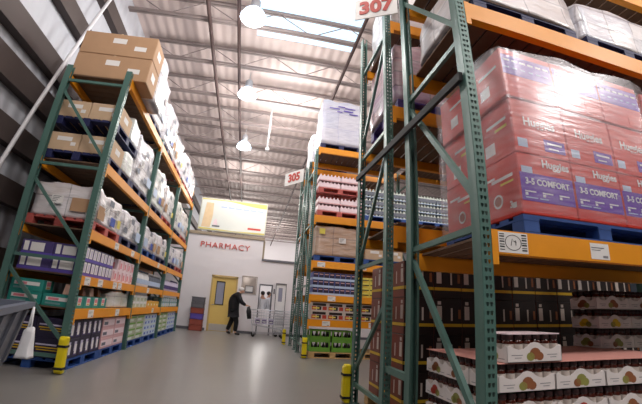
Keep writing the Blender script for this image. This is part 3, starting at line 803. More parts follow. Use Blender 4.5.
grid(PINKC, GX, 6.36, .142, 'y', 2, 3, lambda i, l, r: f'pale pink carton at floor level, {"nearer" if i == 0 else "farther"} of the pair, {layer_word(l, 3)}', 'pale pink cartons', .01, 1, .006, (1, -1))
GREENP = simple('paper_pack', 'pack', .5, .56, .125, ['sage', 'sage_white', 'crate_green'], [(.1, .5, .05, .6, 1), (.6, .85, .1, .9, 2)])
WHITEP = simple('paper_pack', 'pack', .5, .56, .125, ['sage_white', 'pale_blue', 'royal_blue'], [(.1, .9, .03, .97, 1), (.3, .7, .1, .3, 2), (.3, .7, .6, .75, 2)])
for s, kind, nm in ((2, GREENP, 'green'), (3, WHITEP, 'blue and white'), (4, GREENP, 'green'), (5, WHITEP, 'blue and white')):
    grid(kind, GX, slots[s][0], .142, 'y', 2, 4, lambda i, l, r: f'{nm} floor level paper pack, {sname[s]}, {"nearer" if i == 0 else "farther"} column, {layer_word(l, 4)}', f'{nm} paper packs', .01, 1, .008, (1, -1))
# shelf 1 : teal display trays
Z1 = .68 + .14
def deco_teal(e, w, d, h):
    e.px(w / 2, -.06, .06, h * .25, h * .95, 1, 1); e.px(w / 2, -.05, .05, h * .5, h * .85, 2, 1, .003); e.px(w / 2, -.045, .04, h * .3, h * .42, 3, 1, .003)
    e.py(-d / 2, -w / 2 + .05, w / 2 - .05, h * .45, h * .75, 1); e.py(-d / 2, -w / 2 + .08, 0, h * .5, h * .7, 2, -1, .003); e.py(-d / 2, -w / 2 + .05, w / 2 - .2, h * .15, h * .3, 4, -1, .003)
TEAL = carton('teal_carton', 'carton', .46, .28, .165, ['teal', 'paper_white', 'pink_bright', 'amber', 'teal_pale'], deco_teal)
grid(TEAL, GX, 5.175, Z1, 'y', 4, 1, lambda i, l, r: f'teal carton with white label on the lowest shelf, {ORD[i]} from the corner post', 'teal cartons', .008, 1, .005, (1, -1))
for q in range(2):
    spawn(TEAL, f'teal carton seen through the rack end, wall side, {"lower" if q == 0 else "upper"} of two', (GX - .47 - .24, 5.16 + .14, Z1 + q * .167), 0, 'teal cartons')
POUCH = K('snack_pouch', 'pouch', load_mesh(.16, .12, .12, 5, 'carton_peach', .25, .015)); POUCHB = K('snack_pouch', 'pouch', load_mesh(.16, .12, .12, 9, 'fruit_brown', .25, .015))
for i in range(4):
    spawn((POUCH, POUCHB)[i % 2], f'{("peach", "brown")[i % 2]} pouch lying on the {ORD[i]} teal carton from the corner post', (GX - .16, 5.31 + i * .288, Z1 + .17), 0, 'pouches on the teal cartons')
load('grey green shrink wrapped bale on the lowest shelf of the metal wall rack', GX - .27, 6.96, Z1, .5, 1.1, .27, 'wrap_mint')
WG = simple('towel_pack', 'pack', .5, .28, .13, ['sage_white', 'sage', 'white_plastic'], [(.1, .6, .2, .8, 1), (.7, .95, .05, .9, 2)])
OR_ = simple('amber_carton', 'carton', .5, .28, .15, ['amber', 'strip_yellow', 'paper_white'], [(.2, .8, .1, .9, 1), (.3, .6, .2, .5, 2)])
BG = simple('teal_pack', 'pack', .5, .28, .13, ['teal_pale', 'pale_blue', 'sage_white'], [(.1, .9, .05, .5, 1), (.2, .8, .6, .9, 2)])
for s, kind, nl, nm in ((2, WG, 2, 'green and white towel pack'), (3, OR_, 1, 'amber carton'), (4, BG, 2, 'blue green pack'), (5, BG, 2, 'blue green pack')):
    grid(kind, GX, slots[s][0], Z1, 'y', 4, nl, lambda i, l, r: f'lowest shelf {nm}, {sname[s]}, {ORD[i]} in line, {layer_word(l, nl)}', f'{nm}s on the lowest shelf', .006, 1, .006, (1, -1))
# shelf 2 : purple bottle trays, pink packs, bottles
Z2 = 1.15 + .13
def deco_vio(e, w, d, h):
    e.px(w / 2, -d / 2, d / 2, 0, h * .2, 2); e.px(w / 2, -.12, -.015, h * .22, h * .92, 3, 1); e.px(w / 2, .015, .12, h * .22, h * .92, 3, 1); e.px(w / 2, -.09, -.05, h * .3, h * .8, 1, 1, .003); e.px(w / 2, .05, .09, h * .3, h * .8, 1, 1, .003)
    e.py(-d / 2, -w / 2, w / 2, 0, h * .2, 2); e.py(-d / 2, -w / 2 + .13, w / 2 - .13, h * .25, h * .85, 3); e.py(-d / 2, -w / 2 + .03, -w / 2 + .1, h * .25, h * .9, 3, -1)
VIO = carton('violet_carton', 'carton', .46, .282, .205, ['plum', 'lilac', 'bin_violet', 'paper_white'], deco_vio)
grid(VIO, GX, 5.175, Z2, 'y', 4, 2, lambda i, l, r: f'violet carton on the second shelf, {ORD[i]} from the corner post, {layer_word(l, 2)}' + ('' if r == 0 else ', wall side'), 'violet cartons', .006, 2, .006, (1, -1), lambda i, l, r: r == 0 or i == 0)
PK = simple('pink_pack', 'pack', .46, .22, .2, ['rose_white', 'pink_bright', 'pink_pack'], [(.1, .9, .1, .45, 2), (.2, .7, .55, .85, 1)])
grid(PK, GX, 6.36, Z2, 'y', 5, 2, lambda i, l, r: f'pink and white pack on the second shelf, {ORD[i]} after the violet cartons, {layer_word(l, 2)}', 'pink packs', .006, 1, .006, (1, -1), lambda i, l, r: l == 0 or i > 0)
def bottle_kind(nm, m, cap, h=.34, r=.055):
    b = MB(); b.lathe([(r * .9, 0), (r, .01), (r, h * .62), (r * .75, h * .74), (r * .32, h * .84), (r * .32, h * .9)], 10)
    me = b.mesh(nm, m); c = MB(); c.lathe([(r * .4, h * .89), (r * .4, h), (r * .3, h + .005)], 8)
    l = MB(); l.lathe([(r * 1.02, h * .16), (r * 1.02, h * .48)], 10, cap=False)
    return K(nm, 'bottle', me, [('cap', c.mesh('cap', cap), (0, 0, 0), (0, 0, 0), []), ('paper_label', l.mesh('paper_label', 'pale_blue' if m != 'lilac' else 'plum'), (0, 0, 0), (0, 0, 0), [])])
for s, m, cap, nm in ((2, 'white_plastic', 'slate_pack', 'white'), (3, 'slate_pack', 'white_plastic', 'grey'), (4, 'lilac', 'white_plastic', 'lilac'), (5, 'lilac', 'plum', 'lilac')):
    kb = bottle_kind('detergent_bottle', m, cap)
    for i in range(9):
        spawn(kb, f'{nm} bottle on the second shelf of the metal wall rack, {sname[s]}', (GX - .08 - .005 * (i % 2), slots[s][0] + .07 + i * .128, Z2), 0, f'{nm} bottles on the second shelf, {sname[s]}')
# upper shelves: wrapped loads
Z3 = 1.80 + .13; Z4 = 2.81 + .14; Z5 = 4.32 + .14
up3 = [('red', 'wrap_pale', .5), ('navy', 'wrap_white', .46), ('blue', 'wrap_white', .5), ('navy', 'wrap_pale', .52), ('navy', 'wrap_white', .5), ('red', 'wrap_pale', .54)]
up4 = [('navy', 'wrap_mint', .9), ('navy', 'wrap_white', .95), ('navy', 'wrap_mint', .9), ('red', 'wrap_pale', .8), ('navy', 'wrap_mint', .85), ('red', 'wrap_pale', .8)]
up5 = [None, ('navy', 'wrap_white', 1.15), ('navy', 'wrap_white', 1.0), ('red', 'wrap_pale', .8), ('red', 'wrap_white', .85), ('red', 'wrap_pale', .8)]
for s in range(6):
    yc = sum(slots[s]) / 2
    for zz, spec, nm in ((Z3, up3[s], 'third shelf'), (Z4, up4[s], 'fourth shelf'), (Z5, up5[s], 'top shelf')):
        if spec is None or (s == 0 and nm != 'third shelf'): continue
        pc, m, h = spec
        pallet(pc, f'{pc} pallet on the {nm} of the metal wall rack, {sname[s]}', GX - .5, yc, zz, PI / 2)
        load(f'white wrapped load on the {nm} of the wall rack, {sname[s]}', GX - .5, yc, zz + .14, .98, 1.1 + .03 * (s % 3), h, m, [('X', -.2, h * .5, 0), ('X', .3, h * .62, 0), ('X', -.38, h * .3, 3 + s % 3), ('X', .12, h * .25, 2 + (s * 2) % 4), ('X', -.05, h * .78, 4), ('X', .4, h * .3, (1, 5, 3)[s % 3]), ('Y', -.1, h * .5, 0), ('Y', .25, h * .4, 3)])
# near end of the upper shelves: brown cartons on navy pallets, white wrap on the aisle side
def deco_brown(e, w, d, h):
    e.py(-d / 2, -.12, .12, h * .55, h * .78, 1); e.py(-d / 2, -.02, .02, h * .96, h, 2); e.py(-d / 2, w * .22, w * .38, h * .3, h * .5, 1)
    e.px(w / 2, -.1, .1, h * .4, h * .7, 1)
BRN = carton('brown_carton', 'carton', .62, .55, .42, ['cardboard', 'paper_white', 'cardboard_pale'], deco_brown, .008)
BRS = carton('brown_carton', 'carton', .5, .55, .3, ['cardboard_pale', 'paper_white', 'cardboard'], deco_brown, .008)
BIG = carton('brown_carton', 'carton', 1.3, .52, .468, ['cardboard', 'paper_white', 'cardboard_pale'], deco_brown, .012)
for t, zz in ((0, Z4), (1, Z4 + .14 + .44)):
    pallet('navy', f'navy pallet, {"lower" if t == 0 else "upper"} of two under brown cartons on the fourth shelf end', GX - .5, 5.74, zz, PI / 2)
    for c in range(2):
        kk = BRS
        spawn(BRS, f'brown carton at the fourth shelf end, {"aisle" if c == 1 else "wall"} side, {"lower" if t == 0 else "upper"} pallet', (GX - .76 + c * .51, 5.46, zz + .144), 0, 'brown cartons at the rack end')
    load(f'film wrapped stack behind the fourth shelf end cartons, {"lower" if t == 0 else "upper"} pallet', GX - .48, 6.01, zz + .14, .98, .5, .36, 'wrap_mint')
load('white film bundle over the aisle side of the fourth shelf end cartons', GX + .045, 5.78, Z4 + .15, .09, 1.06, .92, 'wrap_mint') if 0 else None
for q in range(2):
    spawn(BIG, f'big brown carton on top of the metal wall rack end, {"lower" if q == 0 else "upper"} of two', (GX - .40, 5.45, Z5 + .004 + q * .472), 0, 'big brown cartons')
load('white wrapped load just behind the big brown cartons on the metal wall rack', GX - .36, 6.01, Z5, 1.2, .5, 1.0, 'wrap_white')
spawn(BRN, 'brown carton at the third shelf end, half covered by the wrapped load', (GX - .55, 5.44 - .0, Z3 + .142), 0, 'brown cartons at the rack end') if 0 else None

# ------------------------------------------------------------------ 305 rack goods (aisle face Y=C0)
GY = C0 + .05
fl = [(1.50, 2.66), (2.74, 3.94), (4.24, 5.4)]
# floor: green crates with dark bottles on a wooden pallet
pallet('wood', 'wooden pallet under the green bottle crates', 2.09, GY + .5, 0)
pallet('wood', 'wooden pallet beside the green crate pallet, behind the 307 posts', 3.33, GY + .5, 0)
def crate_mesh(w, d, h):
    b = MB(); t = .012
    for y in (-d / 2, d / 2 - t):
        b.box(-w / 2, w / 2, y, y + t, 0, h * .42); b.box(-w / 2, w / 2, y, y + t, h * .88, h)
        for x in (-w / 2, -.02, w / 2 - .04): b.box(x, x + .04, y, y + t, h * .42, h * .88)
    for x in (-w / 2, w / 2 - t):
        b.box(x, x + t, -d / 2, d / 2, 0, h * .42); b.box(x, x + t, -d / 2, d / 2, h * .88, h)
        for y in (-d / 2, d / 2 - .04): b.box(x, x + t, y, y + .04, h * .42, h * .88)
    b.box(-w / 2, w / 2, -d / 2, d / 2, 0, .01)
    return b.mesh('bottle_crate', 'crate_green')
CR = K('bottle_crate', 'crate', crate_mesh(.5, .4, .25))
b = MB(); b.lathe([(.034, 0), (.036, .01), (.036, .13), (.014, .18), (.013, .225), (.016, .23)], 8); BD = K('dark_bottle', 'bottle', b.mesh('dark_bottle', 'bottle_dark'))
for l in range(2):
    for i in range(2):
        x = 1.53 + .25 + i * .53; z = .142 + l * .252
        spawn(CR, f'green bottle crate, {"beside the 305 post" if i == 0 else "away from the post"}, {"lower" if l == 0 else "upper"} of its stack', (x, GY + .24, z), 0, 'green bottle crates')
        for k in range(5):
            spawn(BD, f'dark bottle in the {"lower" if l == 0 else "upper"} green crate {"beside the 305 post" if i == 0 else "away from the post"}', (x - .19 + k * .095, GY + .1, z + .012), 0, f'dark bottles in {"lower" if l == 0 else "upper"} crate {i + 1}')
# shelf 1: jar packs
JP = simple('jar_pack', 'pack', .4, .3, .2, ['label_cream', 'choc_brown', 'fruit_red', 'pack_yellow'], [(.12, .55, .05, .3, 2), (.12, .55, .37, .62, 1), (.12, .55, .7, .95, 2), (.6, .9, .1, .9, 1), (.25, .42, .1, .5, 3)])
z1 = .73 + .16
def lab305(nm, sh, n, nl): return lambda i, l, r: f'{nm} {sh} of the 305 rack, {ORD[i]} from post, {layer_word(l, nl)}'
grid(JP, 1.5, GY, z1, 'x', 6, 2, lab305('brown and cream jar pack', 'lowest shelf', 6, 2), 'jar packs on the 305 rack', .008, 1, .006)
# shelf 2: blue purple cartons, then yellow packs
z2c = 1.32 + .15
BP = simple('blue_carton', 'carton', .535, .4, .155, ['royal_blue', 'plum', 'lilac', 'bin_violet'], [(.0, .3, 0, 1, 2), (.35, .9, .04, .32, 1), (.35, .9, .36, .64, 1), (.35, .9, .68, .96, 1), (.5, .7, .06, .9, 3)])
def deco_bp(e, w, d, h):
    e.py(-d / 2, -w / 2, w / 2, 0, h * .28, 1)
    for k in range(4):
        c = -w / 2 + (k + .5) * w / 4; e.py(-d / 2, c - .058, c + .058, h * .3, h * .97, 2, -1, .002); e.py(-d / 2, c - .045, c + .045, h * .68, h * .78, 3, -1, .003)
    e.px(-w / 2, -d / 2, d / 2, 0, h * .3, 1, -1)
BP = carton('blue_carton', 'carton', .535, .4, .18, ['slate_blue', 'pale_blue', 'plum_black', 'pink_pack'], deco_bp)
grid(BP, 1.5, GY, z2c, 'x', 2, 3, lab305('blue and plum carton', 'second shelf', 2, 3), 'blue cartons on the 305 rack', .01, 1, .006)
YP = simple('yellow_pack', 'pack', .27, .4, .12, ['pack_yellow', 'ink_black', 'strip_yellow'], [(.4, .6, .05, .95, 1), (.1, .3, .2, .8, 2)])
grid(YP, 2.66, GY, z2c, 'x', 2, 4, lambda i, l, r: f'yellow pack, second shelf of the 305 rack, {ORD[i]} column, {layer_word(l, 4)}', 'yellow packs on the 305 rack', .01, 1, .005)
WP = simple('pale_carton', 'carton', .36, .4, .14, ['rose_white', 'slate_pack', 'paper_white'], [(.3, .7, .1, .9, 1)])
grid(WP, 3.24, GY, z2c, 'x', 2, 4, lambda i, l, r: f'pale grey banded carton, second shelf of the 305 rack, {ORD[i]} column, {layer_word(l, 4)}', 'pale cartons on the 305 rack', .01, 1, .005)
# shelf 3
z3c = 2.11 + .17
pallet('blue', 'blue pallet under the brown wrapped load of the 305 rack', 2.08, GY + .5, z3c)
load('brown wrapped carton load with yellow sticker, on the blue pallet of the 305 rack', 2.08, GY + .48, z3c + .14, 1.14, .96, .72, 'wrap_brown', [('Y', -.42, .6, 1), ('Y', .1, .4, 0)])
pallet('blue', 'blue pallet beside the brown wrapped load, behind the 307 posts', 3.34, GY + .5, z3c)
for l in range(2):
    for i in range(2): spawn(BRS, f'brown carton, third shelf of the 305 rack, {ORD[i]} column, {layer_word(l, 2)}', (3.06 + i * .52, GY + .3, z3c + .142 + l * .302), 0, 'brown cartons on the 305 rack')
# shelf 4: two stacked pallets of pink bottle cases; clear bottles beyond
z4c = 3.24 + .18
b = MB()
for k in range(6):
    for j in range(2): b.lathe([(.034, 0), (.036, .02), (.036, .12), (.03, .15), (.014, .17), (.014, .19)], 8, (-.24 + k * .096, -.14 + j * .09, .0))
b.box(-.29, .29, -.19, .19, 0, .03, 1); b.box(-.285, .285, -.18, .18, .03, .13, 2)
PBC = K('bottle_case', 'case', b.mesh('bottle_case', ['rose_white', 'pink_pack', 'rose_white'])); 
for t in range(2):
    zz = z4c + t * .62
    pallet('red', f'red pallet under pink bottle cases on the 305 rack, {"lower" if t == 0 else "upper"} of two', 2.08, GY + .5, zz)
    for l in range(2):
        for i in range(2):
            spawn(PBC, f'pink bottle case on the {"lower" if t == 0 else "upper"} red pallet, {ORD[i]} column, {layer_word(l, 2)}', (1.79 + i * .595, GY + .2, zz + .142 + l * .195), 0, 'pink bottle cases')
b = MB()
for k in range(6):
    for j in range(2): b.lathe([(.034, 0), (.036, .02), (.036, .17), (.03, .2), (.014, .22), (.014, .25)], 8, (-.24 + k * .096, -.14 + j * .09, .0))
b.box(-.29, .29, -.19, .19, 0, .02, 1); b.box(-.288, .288, -.185, .185, .06, .16, 2)
WBC = K('bottle_case', 'case', b.mesh('bottle_case', ['sage_white', 'pale_blue', 'slate_pack']))
for s, xc in enumerate((3.34, 4.86)):
    pallet('blue', f'blue pallet under clear bottle cases of the 305 rack, {"behind the 307 posts" if s == 0 else "just left of the red cartons"}', xc, GY + .5, z4c)
    for l in range(3):
        for i in range(2): spawn(WBC, f'clear bottle case {"behind the 307 posts" if s == 0 else "next to the red cartons"}, {ORD[i]} column, {layer_word(l, 3)}', (xc - .29 + i * .595, GY + .2, z4c + .142 + l * .255), 0, 'clear bottle cases')
# top shelf
z5c = 5.13 + .16
pallet('navy', 'navy pallet on the top shelf of the 305 rack', 2.05, GY + .5, z5c)
o = load('tall white wrapped load with blue print, topmost on the 305 rack', 2.05, GY + .48, z5c + .14, 1.16, .98, 1.38, 'wrap_blue')
b = MB()
for (u, v, w, h) in ((-.25, 1.12, .3, .03), (-.05, 1.2, .2, .03), (.15, 1.08, .28, .04), (.2, 1.17, .3, .03), (.3, 1.0, .25, .03), (-.1, 1.03, .15, .03)):
    b.box(u - w / 2, u + w / 2, -.002, 0, v - h / 2, v + h / 2)
link('printed_band', b.mesh('printed_band', 'bin_violet'), o, (0, -.52, 0))
pallet('navy', 'navy pallet on the top shelf of the back to back 305 rack', 2.05, D0 - .55, z5c)
load('white wrapped load on top of the back to back 305 rack, behind the post', 2.05, D0 - .55, z5c + .14, 1.16, .98, 1.1, 'wrap_white')
load('pale wrapped load on the middle shelf of the back to back 305 rack', 2.05, D0 - .55, z4c, 1.16, .98, 1.2, 'wrap_mint')
load('brown wrapped load low on the back to back 305 rack', 2.05, D0 - .55, z3c, 1.16, .98, .8, 'wrap_brown')

# ------------------------------------------------------------------ pharmacy
PY = 14.2
def wall_with_openings(name, x0, x1, z1, holes, y=PY, t=.12, m='wall_white'):
    xs = sorted({x0, x1, *[h[0] for h in holes], *[h[1] for h in holes]}); b = MB()
    for a, c in zip(xs[:-1], xs[1:]):
        hs = sorted([h for h in holes if h[0] <= a + 1e-6 and h[1] >= c - 1e-6], key=lambda h: h[2]); z = 0
        for h in hs:
            if h[2] > z: b.box(a, c, y, y + t, z, h[2])
            z = h[3]
        if z < z1: b.box(a, c, y, y + t, z, z1)
    return struct(name, b.mesh(name, m))
wall_with_openings('wall_pharmacy', -4.34, .42, 3.68, [(-1.44, -.42, 0, 2.12), (-.24, .30, 1.55, 2.18)])
wall_with_openings('wall_counter', .42, 6.5, 2.86, [(.46, .92, 0, 1.9), (1.08, 1.5, 0, 2.02)])
b = MB(); b.box(-4.3, .46, PY - .05, PY + .12, 3.68, 3.8); b.box(.42, .5, PY + .12, 19, 2.86, 3.68)
struct('trim_8', b.mesh('box_top', 'box_trim'))
b = MB(); b.box(.42, 6.5, PY - .05, PY + .12, 2.86, 2.94); struct('trim_9', b.mesh('counter_top_trim', 'bin_grey'))
b = MB(); b.box(-4.3, .42, PY + .12, 19, 3.70, 3.78); b.box(.42, 6.5, PY + .12, 19, 2.78, 2.86); struct('ceiling_pharmacy', b.mesh('ceiling_pharmacy', 'wall_white'))
b = MB(); b.box(-4.3, 6.5, 19, 19.1, 0, 2.86); struct('wall_dispensary', b.mesh('wall_dispensary', 'wall_white'))
b = MB(); b.box(-4.3, -1.5, PY - .015, PY, 0, .1); b.box(-.36, .46, PY - .015, PY, 0, .1); b.box(1.52, 6.5, PY - .015, PY, 0, .1); struct('baseboard_back', b.mesh('baseboard_back', 'bin_grey'))
# yellow door
b = MB(); b.box(-1.38, -1.21, PY + .02, PY + .065, .01, 2.06); b.box(-.92, -.48, PY + .02, PY + .065, .01, 2.06); b.box(-1.21, -.92, PY + .02, PY + .065, .01, 1.03); b.box(-1.21, -.92, PY + .02, PY + .065, 1.88, 2.06)
dr = struct('door_1', b.mesh('door_1', 'door_yellow'))
b = MB(); b.box(-1.44, -1.38, PY - .03, PY + .12, 0, 2.12); b.box(-.48, -.42, PY - .03, PY + .12, 0, 2.12); b.box(-1.44, -.42, PY - .03, PY + .12, 2.06, 2.14); link('frame', b.mesh('frame', 'door_frame'), dr)
b = MB(); b.box(-1.21, -.92, PY + .035, PY + .05, 1.03, 1.88); link('pane', b.mesh('pane', 'glass_grey'), dr)
b = MB()
for q in ((-1.235, -1.205, 1.0, 1.91), (-.925, -.895, 1.0, 1.91), (-1.235, -.895, 1.0, 1.03), (-1.235, -.895, 1.88, 1.91)): b.box(q[0], q[1], PY + .01, PY + .02, q[2], q[3])
link('glazing_bead', b.mesh('glazing_bead', 'dark_steel'), dr)
b = MB(); b.box(-1.36, -.5, PY + .012, PY + .02, .03, .28); link('kick_plate', b.mesh('kick_plate', 'kick_steel'), dr)
b = MB(); b.tube([(-1.33, PY + .02, 1.0), (-1.33, PY - .04, 1.0), (-1.24, PY - .04, 1.0)], .012, 8); link('handle', b.mesh('handle', 'chrome'), dr)
# pass-through window
b = MB()
for q in ((-.27, -.24, 1.52, 2.21), (.30, .33, 1.52, 2.21), (-.27, .33, 2.18, 2.21), (-.27, .33, 1.52, 1.55)): b.box(q[0], q[1], PY - .02, PY + .14, q[2], q[3])
b.box(-.24, .3, PY + .12, PY + .5, 1.52, 1.55); b.box(-.24, .3, PY + .5, PY + .53, 1.52, 2.2)
struct('window_2', b.mesh('window_2', 'machine_beige'))
b = MB(); b.box(-.12, .2, PY + .2, PY + .42, 1.552, 1.85); b.box(-.10, .18, PY + .195, PY + .2, 1.62, 1.82, 1)
tag(link('till_monitor', b.mesh('till_monitor', ['bin_grey', 'white_plastic'], 0)), 'small grey monitor standing in the pass-through window', 'monitor')
# counter opening with half door and narrow-window door
b = MB(); b.box(.46, .92, PY + .03, PY + .07, .02, .98); struct('door_2', b.mesh('door_2', 'wall_white'))
b = MB()
for q in ((.43, .47, 0, 1.93), (.91, .96, 0, 1.93), (.43, .96, 1.9, 1.95)): b.box(q[0], q[1], PY - .02, PY + .13, q[2], q[3])
struct('trim_10', b.mesh('opening_frame', 'bin_grey'))
b = MB(); b.box(1.10, 1.2, PY + .02, PY + .06, .01, 2.0); b.box(1.36, 1.48, PY + .02, PY + .06, .01, 2.0); b.box(1.2, 1.36, PY + .02, PY + .06, .01, 1.32); b.box(1.2, 1.36, PY + .02, PY + .06, 1.86, 2.0)
d3 = struct('door_3', b.mesh('door_3', 'white_plastic'))
b = MB(); b.box(1.2, 1.36, PY + .03, PY + .045, 1.32, 1.86); link('pane', b.mesh('pane', 'glass_grey'), d3)
b = MB(); b.box(1.08, 1.10, PY - .02, PY + .1, 0, 2.02); b.box(1.48, 1.5, PY - .02, PY + .1, 0, 2.02); b.box(1.08, 1.5, PY - .02, PY + .1, 2.0, 2.03); link('frame', b.mesh('frame', 'bin_grey'), d3)
b = MB(); b.box(1.0, 1.05, PY - .04, PY, 1.6, 1.8); tag(link('wall_phone', b.mesh('wall_phone', 'bin_grey', .01)), 'small grey wall phone between the two pharmacy openings', 'phone')
# PHARMACY lettering: each a letter of one sign
o = tag(link('pharmacy_lettering', text_mesh('PHARMACY', .31, 'sign_red', .012, 0, 1.12), None, (-1.08, PY - .02, 3.28), FNY), 'red capital lettering PHARMACY on the white wall above the yellow door', 'sign')
o.scale = (1.12, 1, 1)
# banner
b = MB(); b.box(-2.28, .45, PY + .02, PY + .1, 3.87, 5.22)
bn = tag(link('banner_sign', b.mesh('banner_sign', 'banner_frame', .01), None), 'wide white and yellow pharmacy banner mounted above the red lettering', 'sign')
yb = PY + .02
b = MB(); b.box(-2.24, .41, yb - .006, yb, 3.91, 5.18)
link('banner_face', b.mesh('banner_face', 'banner_face'), bn)
n = 16
for top in (1, 0):
    b = MB(); P = []; Q = []
    for k in range(n + 1):
        a = k / n; x = -2.24 + 2.65 * a
        hh = max(.03, .07 + .07 * math.sin(a * 4.6 + 3.4) + .05 * a) if top else .02 + .04 * abs(math.cos(a * 3))
        P.append((x, yb - .009, 5.18 - hh if top else 3.91 + hh)); Q.append((x, yb - .009, 5.18 if top else 3.91))
    for k in range(n): b.face([P[k], P[k + 1], Q[k + 1], Q[k]])
    me = b.mesh('wave_print', 'banner_yellow'); bm = bmesh.new(); bm.from_mesh(me); bmesh.ops.remove_doubles(bm, verts=bm.verts, dist=1e-4); bm.to_mesh(me); bm.free()
    link('wave_print', me, bn)
b = MB(); b.prism([(-2.15, 4.0), (-1.8, 4.0), (-1.74, 4.5), (-1.76, 5.02), (-2.05, 5.02)], lambda u, v, q: (u, q, v), yb - .012, yb - .006, 0)
b.prism([(-1.72, 4.04), (-1.42, 4.04), (-1.42, 4.1), (-1.72, 4.1)], lambda u, v, q: (u, q, v), yb - .012, yb - .006, 1)
b.prism([(-1.7, 4.12), (-1.5, 4.12), (-1.56, 4.34), (-1.64, 4.36)], lambda u, v, q: (u, q, v), yb - .012, yb - .006, 2)
link('picture_print', b.mesh('picture_print', ['banner_skin', 'bin_grey', 'rose_white']), bn)
for k in range(6):
    b = MB(); b.box(-1.45 + k * .30, -1.45 + k * .30 + .25, yb - .01, yb - .006, 4.86 - k * .006, 4.92 - k * .006); link('text_line', b.mesh('text_line', 'pale_blue'), bn)
b = MB(); b.box(-.28, .25, yb - .01, yb - .006, 4.06, 4.14); link('text_line', b.mesh('text_line', 'carton_red_pale'), bn)

# stacked baskets by the wall
def basket_kind(m):
    b = MB(); w, d, h = .46, .34, .2; t = .015
    for x in (-w / 2, w / 2 - t): b.box(x, x + t, -d / 2, d / 2, 0, h)
    for y in (-d / 2, d / 2 - t): b.box(-w / 2, w / 2, y, y + t, 0, h)
    b.box(-w / 2, w / 2, -d / 2, d / 2, 0, t)
    me = b.mesh('storage_bin', m)
    c = MB()
    for y in (-d / 2 - .012, d / 2 - .003): c.box(-w / 2 - .015, w / 2 + .015, y, y + .015, h - .03, h)
    for x in (-w / 2 - .015, w / 2): c.box(x, x + .015, -d / 2, d / 2, h - .03, h)
    return K('storage_bin', 'bin', me, [('rim', c.mesh('rim', m), (0, 0, 0), (0, 0, 0), [])])
bz = 0
for k, m in enumerate(['bin_brick', 'bin_brick', 'bin_violet', 'bin_brick', 'bin_grey', 'bin_grey']):
    nm = {'bin_brick': 'brick red', 'bin_violet': 'violet', 'bin_grey': 'grey'}[m]
    spawn(basket_kind(m), f'{nm} bin stacked by the pharmacy wall, ' + ['bottom of the stack', 'second from the floor', 'third from the floor', 'just above the violet one', 'second from the top', 'top of the stack'][k], (-1.79, 13.85, bz), 0, 'bins stacked by the pharmacy wall'); bz += .205 if m != 'bin_violet' else .205

# ------------------------------------------------------------------ grey tub cart at the left edge
TA = math.atan2(-.93, .36)
def tub_thing():
    b = MB(); Lx, Wy = 1.5, .85
    def ring(z, e): return [(e, -e, z), (Lx - e, -e, z), (Lx - e, -Wy + e, z), (e, -Wy + e, z)]
    r0, r1, i0, i1 = ring(.34, .10), ring(.90, .0), ring(.38, .13), ring(.90, .03)
    for k in range(4):
        q = (k + 1) % 4; b.face([r0[k], r0[q], r1[q], r1[k]]); b.face([i1[k], i1[q], i0[q], i0[k]]); b.face([r1[k], r1[q], i1[q], i1[k]])
    b.face(r0[::-1]); b.face(i0)
    tub = link('tub_cart', b.mesh('tub_cart', 'tub_grey'), None, (-2.14, 3.74, 0), (0, 0, TA)); tag(tub, 'dark grey plastic tub cart in front of the corner of the metal wall rack', 'cart')
    b = MB(); b.box(-.03, Lx + .03, -.03, .035, .875, .925); b.box(-.03, Lx + .03, -Wy - .03, -Wy + .03, .875, .925); b.box(-.03, .035, -Wy, 0, .875, .925); b.box(Lx - .03, Lx + .03, -Wy, 0, .875, .925)
    link('rim', b.mesh('rim', 'slate_pack'), tub)
    for x in (.25, Lx - .25):
        for y in (-.2, -Wy + .2):
            b = MB(); b.tube([(0, -.02, .1), (0, .02, .1)], .1, 14); w = link('wheel', b.mesh('wheel', 'black_rubber'), tub, (x, y, 0))
            b = MB(); b.box(-.03, .03, -.03, .03, .19, .35); link('fork', b.mesh('fork', 'grey_steel'), w)
    for x in (.2, .62, 1.04):
        b = MB(); b.bar((x, .005, .86), (x, -.085, .40), .1, .03); link('rib', b.mesh('rib', 'tub_grey'), tub)
tub_thing()
bag = tag(link('plastic_bag', load_mesh(.13, .11, .24, 17, 'bag_white', .5, .03), None, (-1.925, 3.43, .46)), 'white plastic bag hanging on the side of the grey tub cart', 'bag')
for q in (-.015, .015):
    b = MB(); b.tube([(q, 0, .22), (q * .5, 0, .34), (0, 0, .44)], .009, 6); link('handle', b.mesh('handle', 'bag_white'), bag)

